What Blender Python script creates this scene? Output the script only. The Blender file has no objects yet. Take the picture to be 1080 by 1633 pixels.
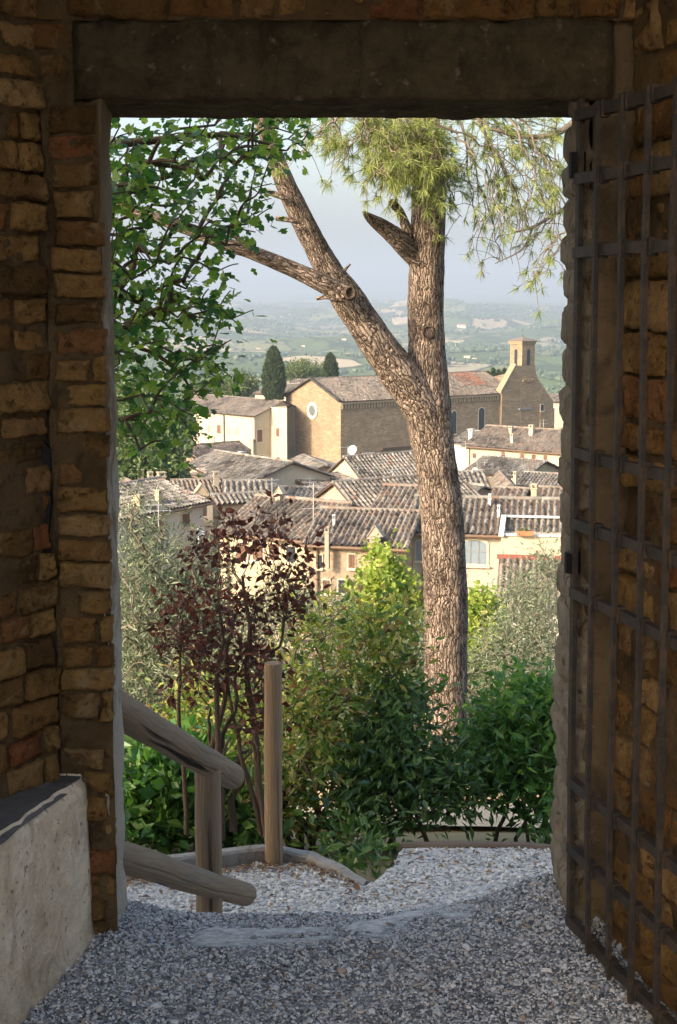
import bpy, math, random
import numpy as np
from mathutils import Vector, Matrix
scene = bpy.context.scene
COL = scene.collection
rad = math.radians

# ------------------------------------------------------------------ camera
EYE = np.array([0.0, 0.0, 1.65]); F = 2268.0; TILT = rad(8.56)
cd = bpy.data.cameras.new("camera"); cam = bpy.data.objects.new("camera", cd); COL.objects.link(cam)
cd.sensor_fit = 'VERTICAL'; cd.sensor_height = 36; cd.lens = 36 * F / 1633; cd.clip_start = .05; cd.clip_end = 40000
cam.location = EYE; cam.rotation_euler = (rad(90) - TILT, 0, 0); scene.camera = cam
# ------------------------------------------------------------------ light
SUN_EL, SUN_AZ = rad(23), math.atan2(-.80, -.60)
w = bpy.data.worlds.new("World"); scene.world = w; w.use_nodes = True
nt = w.node_tree; nt.nodes.clear()
sky = nt.nodes.new('ShaderNodeTexSky'); sky.sky_type = 'NISHITA'; sky.sun_disc = False
sky.sun_elevation = SUN_EL; sky.sun_rotation = SUN_AZ; sky.air_density = 1.0; sky.dust_density = 6.0; sky.ozone_density = .7; sky.altitude = 150
bg = nt.nodes.new('ShaderNodeBackground'); bg.inputs[1].default_value = .15
wo = nt.nodes.new('ShaderNodeOutputWorld'); nt.links.new(sky.outputs[0], bg.inputs[0]); nt.links.new(bg.outputs[0], wo.inputs[0])
sd = bpy.data.lights.new("sun", 'SUN'); sd.energy = 2.0; sd.angle = rad(.5); sd.color = (1, .86, .67)
sun = bpy.data.objects.new("sun", sd); COL.objects.link(sun)
S_DIR = Vector((math.sin(SUN_AZ) * math.cos(SUN_EL), math.cos(SUN_AZ) * math.cos(SUN_EL), math.sin(SUN_EL)))
sun.rotation_euler = (-S_DIR).to_track_quat('-Z', 'Y').to_euler()
scene.view_settings.view_transform = 'Standard'; scene.view_settings.look = 'None'
scene.view_settings.exposure = 1.82; scene.view_settings.gamma = 1
scene.render.engine = 'CYCLES'
try:
    scene.cycles.use_denoising = True; scene.cycles.denoiser = 'OPENIMAGEDENOISE'
    scene.cycles.max_bounces = 8; scene.cycles.diffuse_bounces = 5; scene.cycles.transmission_bounces = 3
    scene.cycles.glossy_bounces = 2; scene.cycles.volume_bounces = 0; scene.cycles.transparent_max_bounces = 4
    scene.cycles.sample_clamp_indirect = 6
except Exception: pass

# ------------------------------------------------------------------ rays from the photograph's pixels to real places
CT, ST = math.cos(TILT), math.sin(TILT)
def ray(px, py):
    a, v = (px - 540) / F, (816.5 - py) / F
    return np.array([a, CT + v * ST, -ST + v * CT])
def at(px, py, Y):
    r = ray(px, py); return EYE + r * (Y / r[1])
def at_z(px, py, z):
    r = ray(px, py); return EYE + r * ((z - EYE[2]) / r[2])
def at_plane(px, py, P, n):
    r = ray(px, py); return EYE + r * (np.dot(P - EYE, n) / np.dot(r, n))
def to_px(P):
    d = np.asarray(P, float) - EYE
    dep = d[1] * CT - d[2] * ST; up = d[1] * ST + d[2] * CT
    return 540 + F * d[0] / dep, 816.5 - F * up / dep
def ppm(Y): return F / Y

# ------------------------------------------------------------------ numpy noise
_P = np.random.RandomState(7).permutation(256); _P = np.concatenate([_P, _P, _P])
_V = np.random.RandomState(8).rand(256)
def vnoise(p):
    p = np.asarray(p, float); i = np.floor(p).astype(int); f = p - i; f = f * f * (3 - 2 * f); i &= 255
    def h(a, b, c): return _V[_P[_P[_P[(i[..., 0] + a) & 255] + ((i[..., 1] + b) & 255)] + ((i[..., 2] + c) & 255)]]
    x, y, z = f[..., 0], f[..., 1], f[..., 2]
    l = lambda a, b, t: a + (b - a) * t
    return l(l(l(h(0,0,0), h(1,0,0), x), l(h(0,1,0), h(1,1,0), x), y), l(l(h(0,0,1), h(1,0,1), x), l(h(0,1,1), h(1,1,1), x), y), z)
def fbm(p, o=4):
    p = np.asarray(p, float); a, s, t = .5, 0, 0
    for k in range(o): s = s + a * vnoise(p * 2 ** k + 17.3 * k); t += a; a *= .5
    return s / t * 2 - 1
def P3(x, y, z=0.): 
    x, y = np.broadcast_arrays(np.asarray(x, float), np.asarray(y, float)); return np.stack([x, y, np.zeros_like(x) + z], -1)

# ------------------------------------------------------------------ objects
def tag(o, label=None, cat=None, group=None, kind=None):
    for k, v in (('label', label), ('category', cat), ('group', group), ('kind', kind)):
        if v: o[k] = v
    return o
def empty(name, loc, label, cat, group=None):
    o = bpy.data.objects.new(name, None); COL.objects.link(o); o.location = Vector([float(c) for c in loc])
    o.empty_display_size = .1
    return tag(o, label, cat, group)
class MB:
    def __init__(s): s.v = []; s.f = []; s.n = 0; s.m = []; s.attr = {}; s.nf = 0
    def add(s, v, faces, mi=0, **attr):            # faces: list of arrays / tuples, attr: per-vertex arrays
        v = np.asarray(v, float).reshape(-1, 3); s.v.append(v)
        if isinstance(faces, np.ndarray): fl = [faces]
        else:
            by = {}
            for f in faces: by.setdefault(len(f), []).append(f)
            fl = [np.array(x) for x in by.values()]
        for fa in fl:
            s.f.append(fa + s.n); s.m.append(np.full(len(fa), mi))
        for k, a in attr.items(): s.attr.setdefault(k, []).append((s.n, np.asarray(a, float)))
        s.n += len(v)
    def box(s, c, size, rot=0, mi=0, basis=None):
        h = np.array(size) / 2; q = np.array([[x, y, z] for z in (-1, 1) for y in (-1, 1) for x in (-1, 1)]) * h
        if basis is not None: q = q @ np.array(basis)
        elif rot: q = q @ np.array([[math.cos(rot), math.sin(rot), 0], [-math.sin(rot), math.cos(rot), 0], [0, 0, 1]])
        s.add(q + np.array(c), [(0,2,3,1),(4,5,7,6),(0,1,5,4),(2,6,7,3),(0,4,6,2),(1,3,7,5)], mi)
    def prism(s, poly, d, mi=0):                    # planar polygon list of 3D points extruded by vector d
        p = np.array(poly, float); n = len(p); d = np.array(d, float)
        s.add(np.vstack([p, p + d]), [tuple(range(n))[::-1], tuple(range(n, 2 * n))] + [(i, (i + 1) % n, n + (i + 1) % n, n + i) for i in range(n)], mi)
    def grid(s, pts, mi=0, flip=False, **attr):     # pts (a,b,3)
        a, b = pts.shape[:2]; i = np.arange(a * b).reshape(a, b)
        q = np.stack([i[:-1, :-1], i[:-1, 1:], i[1:, 1:], i[1:, :-1]], -1).reshape(-1, 4)
        if flip: q = q[:, ::-1]
        s.add(pts.reshape(-1, 3), q, mi, **{k: np.asarray(x).reshape(a * b, -1) if np.asarray(x).size > a * b else np.asarray(x).reshape(-1) for k, x in attr.items()})
        return len(q)
    def tube(s, pts, radii, seg=10, mi=0, bump=0., bscale=6., cap=True, seed=0, round_end=False, groove=None):
        p = np.array(pts, float); r = np.broadcast_to(np.asarray(radii, float), (len(p),)).copy()
        t = np.gradient(p, axis=0); t /= np.linalg.norm(t, axis=1)[:, None] + 1e-12
        u = np.zeros_like(p); a0 = np.array([1., 0, 0]) if abs(t[0, 0]) < .9 else np.array([0, 1., 0])
        u[0] = a0 - t[0] * np.dot(a0, t[0]); u[0] /= np.linalg.norm(u[0])
        for i in range(1, len(p)):
            u[i] = u[i - 1] - t[i] * np.dot(u[i - 1], t[i]); u[i] /= np.linalg.norm(u[i]) + 1e-12
        wv = np.cross(t, u); th = np.linspace(0, 2 * math.pi, seg, endpoint=False)
        L = np.concatenate([[0], np.cumsum(np.linalg.norm(np.diff(p, axis=0), axis=1))])
        R0 = max(r.max(), 1e-4)
        g = np.stack([np.outer(np.ones(len(p)) * R0, np.cos(th)), np.outer(np.ones(len(p)) * R0, np.sin(th)), np.outer(L, np.ones(seg))], -1)
        rr = r[:, None] * (1 + (bump * fbm(g * bscale + seed * 3.7, 3) if bump else 0))
        if groove is not None:
            for gv, dep, wid, wob in groove:
                ga = np.arctan2(wv @ np.array(gv, float), u @ np.array(gv, float)); sl = L / (L[-1] + 1e-9)
                ga = ga + wob * fbm(P3(L * 1.7, seed * 1.3 + wid), 3); dd = (th[None] - ga[:, None] + math.pi) % (2 * math.pi) - math.pi
                rr = rr * (1 - dep * np.exp(-(dd / wid) ** 2) * np.clip(.35 + 2.2 * fbm(P3(L * 2.3, seed * 2.1 + 7), 3) + .4, 0, 1)[:, None])
        q = p[:, None] + rr[..., None] * (u[:, None] * np.cos(th)[None, :, None] + wv[:, None] * np.sin(th)[None, :, None])
        n = len(p); i = np.arange(n * seg).reshape(n, seg); j = np.roll(i, -1, 1)
        f = np.stack([i[:-1], j[:-1], j[1:], i[1:]], -1).reshape(-1, 4)
        base = s.n
        s.add(q, f, mi, guv=(g + seed * 5.1).reshape(-1, 3))
        if cap:
            for e, k in ((0, 0), (n - 1, 1)):
                ring = q[e]; c = ring.mean(0) + t[e] * (1 if k else -1) * r[e] * (.12 if round_end else .02)
                vv = np.vstack([ring, c]); ff = [(a, (a + 1) % seg, seg) if k else ((a + 1) % seg, a, seg) for a in range(seg)]
                gg = np.vstack([g[e], [0, 0, g[e][0, 2]]]) + seed * 5.1
                s.add(vv, ff, mi, guv=gg)
    def build(s, name, mat, parent=None, smooth=False, world_parent=True):
        me = bpy.data.meshes.new(name); V = np.vstack(s.v) if s.v else np.zeros((0, 3))
        o = bpy.data.objects.new(name, me); COL.objects.link(o)
        off = np.zeros(3)
        if parent is not None:
            o.parent = parent
            q = parent
            while q is not None: off += np.array(q.location); q = q.parent
        V = V - off
        nl = sum(f.size for f in s.f); nf = sum(len(f) for f in s.f)
        me.vertices.add(len(V)); me.vertices.foreach_set('co', V.astype(np.float32).ravel())
        me.loops.add(nl); me.polygons.add(nf)
        me.loops.foreach_set('vertex_index', np.concatenate([f.ravel() for f in s.f]).astype(np.int32))
        tot = np.concatenate([np.full(len(f), f.shape[1]) for f in s.f]); st = np.concatenate([[0], np.cumsum(tot)[:-1]])
        me.polygons.foreach_set('loop_start', st.astype(np.int32)); me.polygons.foreach_set('loop_total', tot.astype(np.int32))
        me.polygons.foreach_set('material_index', np.concatenate(s.m).astype(np.int32))
        me.polygons.foreach_set('use_smooth', np.full(nf, bool(smooth)))
        for k, lst in s.attr.items():
            dim = 3 if lst[0][1].ndim == 2 else 1
            arr = np.zeros((len(V), dim), np.float32)
            for b, a in lst: arr[b:b + len(a)] = a.reshape(len(a), -1)
            at_ = me.attributes.new(k, 'FLOAT_VECTOR' if dim == 3 else 'FLOAT', 'POINT')
            at_.data.foreach_set('vector' if dim == 3 else 'value', arr.ravel())
        for m in (mat if isinstance(mat, (list, tuple)) else [mat]): me.materials.append(m)
        me.update(); me.validate(verbose=False)
        return o
def copy_tree(o, parent=None):
    c = o.copy(); COL.objects.link(c); c.parent = parent
    for ch in list(o.children): copy_tree(ch, c)
    return c

# ------------------------------------------------------------------ materials
class NT:
    def __init__(s, name):
        s.m = bpy.data.materials.new(name); s.m.use_nodes = True; s.t = s.m.node_tree; s.t.nodes.clear()
        s.o = s.t.nodes.new('ShaderNodeOutputMaterial')
    def n(s, ty, ins=None, **kw):
        x = s.t.nodes.new(ty)
        for k, v in kw.items(): setattr(x, k, v)
        for k, v in (ins or {}).items():
            if hasattr(v, 'is_output'): s.t.links.new(v, x.inputs[k])
            else: x.inputs[k].default_value = v
        return x
    def pos(s): return s.n('ShaderNodeNewGeometry').outputs['Position']
    def isl(s): return s.n('ShaderNodeNewGeometry').outputs['Random Per Island']
    def obj(s): return s.n('ShaderNodeTexCoord').outputs['Object']
    def attr(s, a, o='Fac'): return s.n('ShaderNodeAttribute', attribute_name=a).outputs[o]
    def map(s, v, sc=(1,1,1), rot=(0,0,0)): return s.n('ShaderNodeMapping', {'Vector': v, 'Scale': sc, 'Rotation': rot}).outputs[0]
    def noise(s, v, sc, det=5, rough=.55, dist=0.): return s.n('ShaderNodeTexNoise', {'Vector': v, 'Scale': sc, 'Detail': det, 'Roughness': rough, 'Distortion': dist}).outputs[0]
    def vor(s, v, sc, feat='F1', out='Distance', rnd=1.): return s.n('ShaderNodeTexVoronoi', {'Vector': v, 'Scale': sc, 'Randomness': rnd}, feature=feat).outputs[out]
    def ramp(s, f, stops, interp='LINEAR'):
        x = s.n('ShaderNodeValToRGB', {'Fac': f}); r = x.color_ramp; r.interpolation = interp
        while len(r.elements) < len(stops): r.elements.new(.5)
        for e, (p, c) in zip(r.elements, stops):
            e.position = p; e.color = (*c, 1) if not isinstance(c, (int, float)) else (c, c, c, 1)
        return x.outputs[0]
    def mix(s, f, a, b, mode='MIX'):
        x = s.n('ShaderNodeMix', data_type='RGBA', blend_type=mode)
        for i, v in ((0, f), (6, a), (7, b)):
            if hasattr(v, 'is_output'): s.t.links.new(v, x.inputs[i])
            else: x.inputs[i].default_value = (*v, 1) if isinstance(v, tuple) else v
        return x.outputs[2]
    def math(s, op, a, b=0., c=None):
        x = s.n('ShaderNodeMath', operation=op)
        for i, v in enumerate((a, b) if c is None else (a, b, c)):
            if hasattr(v, 'is_output'): s.t.links.new(v, x.inputs[i])
            else: x.inputs[i].default_value = v
        return x.outputs[0]
    def bump(s, h, st=.5, d=.02, nrm=None):
        i = {'Height': h, 'Strength': st, 'Distance': d}
        if nrm is not None: i['Normal'] = nrm
        return s.n('ShaderNodeBump', i).outputs[0]
    def bsdf(s, col, rough=.85, nrm=None, spec=.25, metal=0., trans=None):
        i = {'Base Color': (*col, 1) if isinstance(col, tuple) else col, 'Roughness': rough, 'Specular IOR Level': spec, 'Metallic': metal}
        if nrm is not None: i['Normal'] = nrm
        b = s.n('ShaderNodeBsdfPrincipled', i).outputs[0]
        if trans is not None:
            tb = s.n('ShaderNodeBsdfTranslucent', {'Color': (*trans[1], 1) if isinstance(trans[1], tuple) else trans[1]}).outputs[0]
            x = s.n('ShaderNodeMixShader', {0: trans[0], 1: b, 2: tb}); b = x.outputs[0]
        s.t.links.new(b, s.o.inputs[0]); return s.m

def m_brick(name, dark=1.):
    t = NT(name); p = t.pos(); r = t.isl(); k = dark * .69
    c = t.ramp(r, [(0, (.10*k, .066*k, .034*k)), (.2, (.27*k, .18*k, .082*k)), (.42, (.40*k, .28*k, .13*k)), (.58, (.30*k, .19*k, .085*k)), (.72, (.22*k, .13*k, .058*k)), (.86, (.46*k, .35*k, .20*k)), (.95, (.30*k, .165*k, .085*k)), (1, (.27*k, .115*k, .062*k))])
    n1 = t.noise(p, 13, 6, .68, .5); n2 = t.noise(p, 75, 6, .75); n3 = t.noise(p, 6, 5, .68, 1.2); n4 = t.noise(p, 30, 5, .7)
    c = t.mix(t.ramp(n1, [(.44, 0.), (.60, .85)]), c, t.mix(.45, c, (.045, .028, .013)))
    c = t.mix(t.ramp(n3, [(.56, 0.), (.66, .65)]), c, (.36*k, .30*k, .20*k))
    c = t.mix(t.ramp(n4, [(.30, .7), (.42, 0.)]), c, (.06, .038, .02))
    c = t.mix(.75, c, t.mix(n2, (.25, .25, .25), (1.5, 1.45, 1.4)), 'MULTIPLY')
    c = t.mix(1., c, (1.25, 1.05, .77), 'MULTIPLY')
    v = t.vor(p, 70); h = t.math('ADD', t.math('MULTIPLY', n2, .9), t.math('MULTIPLY', n1, 1.2))
    h = t.math('ADD', h, t.math('MULTIPLY', t.ramp(v, [(0, 0.), (.22, 1.)]), .5)); h = t.math('ADD', h, t.math('MULTIPLY', t.ramp(n4, [(.30, 0.), (.42, 1.)]), .8))
    return t.bsdf(c, .92, t.bump(h, 1., .014), .1)
def m_rough(name, c1, c2, c3, sc=6, bumpd=.012, bst=.8, rough=.9):
    t = NT(name); p = t.pos(); n1 = t.noise(p, sc, 6, .62); n2 = t.noise(p, sc * 9, 6, .7); n3 = t.noise(p, sc * 2.3, 4, .6, .8)
    c = t.mix(t.ramp(n1, [(.35, 0.), (.65, 1.)]), c1, c2); c = t.mix(t.ramp(n3, [(.55, 0.), (.66, .9)]), c, c3)
    c = t.mix(.5, c, t.mix(n2, (.45, .45, .45), (1.2, 1.2, 1.2)), 'MULTIPLY')
    return t.bsdf(c, rough, t.bump(t.math('ADD', n2, n1), bst, bumpd), .15)
def m_log(name, c1, c2, ck):
    t = NT(name); g = t.attr('guv', 'Vector')
    n1 = t.noise(t.map(g, (1, 1, .05)), 70, 6, .65, .6); n2 = t.noise(t.map(g, (1, 1, .3)), 12, 4, .6)
    w = t.n('ShaderNodeTexWave', {'Vector': t.map(g, (1, 1, .10)), 'Scale': 30., 'Distortion': 9., 'Detail': 3., 'Detail Scale': 1.2}, wave_type='BANDS').outputs[1]
    c = t.mix(n1, c1, c2); c = t.mix(t.math('MULTIPLY', w, .45), c, t.mix(.5, c, ck)); c = t.mix(t.ramp(n2, [(.5, 0.), (.75, .6)]), c, (.16, .145, .125))
    cr = t.ramp(t.noise(t.map(g, (1, 1, .06)), 16, 2, .5, .35), [(.30, 1.), (.345, 0.)])
    c = t.mix(cr, c, (.02, .014, .009))
    h = t.math('SUBTRACT', t.math('ADD', t.math('MULTIPLY', n1, .5), t.math('MULTIPLY', w, .25)), t.math('MULTIPLY', cr, 2.5))
    return t.bsdf(c, .85, t.bump(h, .8, .006), .15)
def m_bark(name, plate, plate2, crack, sc=15, bd=.035):
    t = NT(name); g = t.attr('guv', 'Vector')
    gw = t.n('ShaderNodeVectorMath', {0: t.map(g, (1, 1, .17)), 1: t.n('ShaderNodeVectorMath', {0: t.n('ShaderNodeTexNoise', {'Vector': g, 'Scale': 7., 'Detail': 4.}).outputs[1], 3: .13}, operation='SCALE').outputs[0]}, operation='ADD').outputs[0]
    e = t.vor(gw, sc, 'DISTANCE_TO_EDGE'); e2 = t.vor(gw, sc * 2.7, 'DISTANCE_TO_EDGE'); cc = t.vor(gw, sc, 'F1', 'Color')
    n2 = t.noise(g, 55, 6, .7); n1 = t.noise(g, 3.2, 4, .6)
    c = t.mix(t.n('ShaderNodeSeparateColor', {0: cc}).outputs[0], plate, plate2)
    c = t.mix(t.ramp(n1, [(.42, 0.), (.66, .85)]), c, (.17, .135, .105))
    c = t.mix(.6, c, t.mix(n2, (.45, .45, .45), (1.3, 1.3, 1.3)), 'MULTIPLY')
    k = t.ramp(e, [(.02, 1.), (.125, 0.)]); k2 = t.ramp(e2, [(.0, .5), (.10, 0.)])
    kk = t.math('MAXIMUM', k, k2); c = t.mix(kk, c, crack)
    h = t.math('SUBTRACT', t.math('ADD', t.ramp(e, [(0, 0.), (.3, 1.)]), t.math('MULTIPLY', n2, .5)), t.math('MULTIPLY', k2, .4))
    return t.bsdf(c, .9, t.bump(h, 1., bd), .12)
def m_leaf(name, cols, tr=.35, trc=None, rough=.5, spec=.35):
    t = NT(name); r = t.isl(); k = len(cols) - 1
    c = t.ramp(r, [(i / k, x) for i, x in enumerate(cols)])
    c = t.mix(.5, c, t.mix(t.noise(t.pos(), 3., 3), (.55, .55, .55), (1.35, 1.35, 1.35)), 'MULTIPLY')
    tc = t.mix(1., c, trc or (1.5, 1.6, .7), 'MULTIPLY')
    return t.bsdf(c, rough, None, spec, trans=(tr, tc))
def m_plain(name, c, rough=.8, metal=0., var=.25, sc=8, spec=.25):
    t = NT(name); n = t.noise(t.pos(), sc, 6, .65)
    cc = t.mix(var * 2, c, t.mix(n, (.4, .4, .4), (1.45, 1.45, 1.45)), 'MULTIPLY')
    return t.bsdf(cc, rough, t.bump(n, .3, .004), spec, metal)
def m_plaster(name, c, stain=(.2, .17, .13), sc=.5):
    t = NT(name); p = t.pos(); n1 = t.noise(p, sc, 6, .6, .4); n2 = t.noise(t.map(p, (1, 1, .18)), sc * 3.2, 5, .65); n3 = t.noise(p, 9, 5, .6)
    cc = t.mix(t.ramp(n1, [(.45, 0.), (.75, .55)]), c, stain)
    cc = t.mix(t.ramp(n2, [(.52, 0.), (.8, .5)]), cc, stain)
    cc = t.mix(.35, cc, t.mix(n3, (.6, .6, .6), (1.3, 1.3, 1.3)), 'MULTIPLY')
    return t.bsdf(cc, .92, t.bump(n3, .3, .02), .1)
def m_tile(name, a, b, c, red):
    t = NT(name); v = t.attr('tile'); v2 = t.attr('tint'); p = t.pos()
    cc = t.ramp(v, [(0, (.055, .048, .042)), (.3, a), (.62, b), (1, c)])
    cc = t.mix(t.ramp(v2, [(.74, 0.), (.93, .75)]), cc, red)
    n = t.noise(p, 1.1, 6, .65); cc = t.mix(t.ramp(n, [(.45, 0.), (.72, .75)]), cc, (.16, .15, .125))
    n2 = t.noise(p, 14, 5, .7); cc = t.mix(.6, cc, t.mix(n2, (.4, .4, .4), (1.4, 1.4, 1.4)), 'MULTIPLY')
    return t.bsdf(cc, .92, t.bump(n2, .4, .02), .1)
def m_wallbrick(name, a, b, mort, sc=1.):
    t = NT(name); o = t.attr('wuv', 'Vector')
    br = t.n('ShaderNodeTexBrick', {'Vector': o, 'Color1': (*a, 1), 'Color2': (*b, 1), 'Mortar': (*mort, 1), 'Scale': sc, 'Mortar Size': .03, 'Mortar Smooth': .4, 'Bias': 0., 'Brick Width': .62, 'Row Height': .2})
    n1 = t.noise(o, .35, 6, .6, .3); n2 = t.noise(o, 3.5, 6, .75); n3 = t.noise(t.map(o, (1, .2, 1)), .8, 5, .6)
    cc = t.mix(.75, br.outputs[0], t.mix(n2, (.35, .35, .35), (1.55, 1.5, 1.45)), 'MULTIPLY')
    n5 = t.noise(o, 1.1, 5, .7); cc = t.mix(.8, cc, t.mix(n5, (.45, .43, .40), (1.5, 1.5, 1.5)), 'MULTIPLY'); cc = t.mix(t.ramp(n1, [(.42, 0.), (.66, .6)]), cc, t.mix(.5, a, (.12, .10, .08)))
    cc = t.mix(t.ramp(n3, [(.55, 0.), (.8, .45)]), cc, (.14, .115, .09))
    return t.bsdf(cc, .92, t.bump(t.math('ADD', n2, br.outputs[1]), .5, .05), .1)

BRICK = m_brick('old_brick'); BRICK2 = m_brick('old_brick_side', .95)
MORTAR = m_rough('mortar', (.080, .048, .020), (.14, .088, .040), (.05, .030, .013), 8, .016)
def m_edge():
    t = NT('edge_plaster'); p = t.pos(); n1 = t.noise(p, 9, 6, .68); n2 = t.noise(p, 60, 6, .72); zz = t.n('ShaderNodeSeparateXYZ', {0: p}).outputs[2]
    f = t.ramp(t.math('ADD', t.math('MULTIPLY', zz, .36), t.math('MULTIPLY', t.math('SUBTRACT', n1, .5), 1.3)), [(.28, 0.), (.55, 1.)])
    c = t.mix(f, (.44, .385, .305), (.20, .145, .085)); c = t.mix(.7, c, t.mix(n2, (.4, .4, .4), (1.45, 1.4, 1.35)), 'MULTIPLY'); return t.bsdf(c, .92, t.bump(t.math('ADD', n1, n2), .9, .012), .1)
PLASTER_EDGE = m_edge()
STONE_EDGE = m_rough('edge_stone', (.34, .275, .19), (.22, .17, .11), (.12, .075, .042), 10, .014)
def m_lintel():
    t = NT('lintel_stone'); p = t.pos(); n1 = t.noise(p, 9, 6, .7, .3); n2 = t.noise(p, 55, 6, .75); n3 = t.noise(t.map(p, (1, 1, .3)), 12, 5, .7); n4 = t.noise(p, 30, 4, .6)
    c = t.mix(t.ramp(n1, [(.36, 0.), (.62, 1.)]), (.060, .045, .024), (.125, .097, .055)); c = t.mix(t.ramp(n3, [(.54, 0.), (.68, .8)]), c, (.040, .030, .017))
    c = t.mix(t.ramp(n4, [(.62, 0.), (.70, .75)]), c, (.24, .20, .13)); c = t.mix(.8, c, t.mix(n2, (.3, .3, .3), (1.6, 1.55, 1.5)), 'MULTIPLY')
    return t.bsdf(c, .95, t.bump(t.math('ADD', n2, n1), 1., .02), .1)
LINTEL = m_lintel()
def m_bench():
    t = NT('bench_plaster'); p = t.pos(); n1 = t.noise(p, 3, 6, .65); n2 = t.noise(p, 26, 6, .72); n3 = t.noise(t.map(p, (1, 1, .45)), 9, 5, .7, .6); n4 = t.noise(p, 55, 3, .6)
    c = t.mix(t.ramp(n1, [(.35, 0.), (.65, 1.)]), (.58, .46, .31), (.86, .74, .57)); c = t.mix(t.ramp(n3, [(.52, 0.), (.64, .65)]), c, (.42, .33, .22)); c = t.mix(t.ramp(n4, [(.62, 0.), (.68, .8)]), c, (.20, .15, .10))
    zz = t.n('ShaderNodeSeparateXYZ', {0: p}).outputs[2]; foot_tone = t.math('ADD', t.ramp(t.math('MULTIPLY', zz, 2.), [(0, .75), (.42, 0.)]), t.math('SUBTRACT', n3, .5)); c = t.mix(t.ramp(foot_tone, [(.25, 0.), (.9, .8)]), c, (.25, .19, .125))  # browner towards the foot, broken up by noise
    c = t.mix(.5, c, t.mix(n2, (.3, .3, .3), (1.55, 1.55, 1.55)), 'MULTIPLY'); return t.bsdf(c, .92, t.bump(t.math('ADD', n2, t.math('MULTIPLY', n4, .5)), 1., .012), .1)
BENCHP = m_bench()
BENCHT = m_rough('bench_slate', (.10, .095, .09), (.16, .145, .13), (.22, .20, .18), 6, .006)
def m_iron():
    t = NT('gate_iron'); p = t.pos(); n1 = t.noise(p, 22, 6, .7, .4); n2 = t.noise(p, 140, 5, .7)
    c = t.mix(t.ramp(n1, [(.42, 0.), (.62, 1.)]), (.032, .027, .022), (.075, .050, .032)); c = t.mix(.7, c, t.mix(n2, (.35, .35, .35), (1.5, 1.45, 1.4)), 'MULTIPLY')
    return t.bsdf(c, .62, t.bump(t.math('ADD', n1, n2), .8, .004), .45, .25)
IRON = m_iron()
IRON_DARK = m_plain('black_iron', (.012, .010, .009), .6, .4, .3, 30)
LOG = m_log('weathered_log', (.34, .25, .165), (.15, .10, .062), (.14, .09, .05))
LOG_WARM = m_log('post_log', (.40, .28, .165), (.19, .125, .07), (.17, .10, .05))
BARK = m_bark('pine_bark', (.60, .46, .36), (.48, .36, .28), (.05, .033, .024), 19, .045)
TWIG = m_plain('twig_bark', (.10, .07, .05), .9)
TWIG_GREY = m_plain('grey_twig', (.20, .16, .12), .9)

def gravel_mat():
    t = NT('pebbles'); r = t.isl()
    c = t.ramp(r, [(0, (.07, .075, .08)), (.25, (.20, .205, .21)), (.5, (.40, .405, .41)), (.8, (.60, .60, .58)), (.93, (.34, .26, .18)), (1, (.68, .66, .62))])
    n = t.noise(t.pos(), 120, 4); c = t.mix(.4, c, t.mix(n, (.6, .6, .6), (1.3, 1.3, 1.3)), 'MULTIPLY')
    return t.bsdf(c, .85, None, .2)
PEBBLE = gravel_mat()
def ground_mat(name, base, base2, sc=70, cem=True):
    t = NT(name); p = t.pos(); v = t.vor(p, sc, 'F1', 'Color'); d = t.vor(p, sc); n = t.noise(p, 3, 5)
    vv = t.n('ShaderNodeSeparateColor', {0: v}).outputs[0]
    c = t.ramp(vv, [(0, (.08, .08, .085)), (.4, base), (.8, base2), (1, (.55, .54, .52))])
    c = t.mix(t.ramp(n, [(.42, 0.), (.68, .8)]), c, t.mix(.5, c, (.45, .42, .38)))
    h = t.math('SUBTRACT', 1., d)
    if cem:
        cm = t.attr('cement'); nn = t.noise(p, 40, 5, .7)
        c = t.mix(cm, c, t.mix(t.ramp(nn, [(.35, 0.), (.65, 1.)]), (.30, .28, .25), (.62, .595, .555))); h = t.mix(cm, h, nn)
    return t.bsdf(c, .9, t.bump(h, .8, .012), .15)
FLOOR = ground_mat('gravel_bed', (.14, .145, .15), (.30, .30, .30), 130)
PATH = ground_mat('path_bed', (.46, .42, .36), (.64, .59, .51), 55)

# ------------------------------------------------------------------ ground heights
_ty = np.array([0, 3.8, 4.2, 8.6, 9.2, 12, 18, 30, 60, 100, 150, 230, 330, 500, 800, 1300, 2500, 4000, 5500, 6500, 8000, 9500])
_tz = np.array([-1.0, -1.0, -1.05, -1.75, -2.0, -2.85, -4.7, -7.6, -14.6, -19.5, -23, -28.5, -38, -52, -68, -73, -72, -62, -42, -30, -15, -10])
def th(x, y):
    x = np.asarray(x, float); y = np.asarray(y, float)
    z = np.interp(y, _ty, _tz)
    k = np.clip((y - 380) / 900, 0, 1); k2 = np.clip((y - 1600) / 2500, 0, 1)
    z = z + k * (13 * fbm(P3(x / 190, y / 170), 4)) + k2 * (30 * fbm(P3(x / 420 + 3.3, y / 500, 5.), 5) + 62 * (.5 - np.abs(fbm(P3(x / 900 + 1.3, y / 620, 8.), 4))) * np.clip((y - 2200) / 2500, 0, 1) - 32)
    for yc, hh, wd, s_ in ((2300, 13, 150, 1.), (3000, 28, 210, 4.), (3700, 36, 240, 7.), (4500, 36, 280, 11.), (5400, 52, 320, 15.), (6300, 66, 380, 19.)):
        yr = yc + 260 * fbm(P3(x / 520, s_ * 3.1), 3); z = z + hh * np.clip(.55 + 1.5 * fbm(P3(x / (.085 * yc), s_ * 1.7), 4), 0, 1.5) * np.exp(-((y - yr) / wd) ** 2)
    k3 = np.clip(1 - np.abs(y - 6) / 30, 0, 1)
    return z + k3 * .08 * fbm(P3(x, y), 3)
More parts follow.
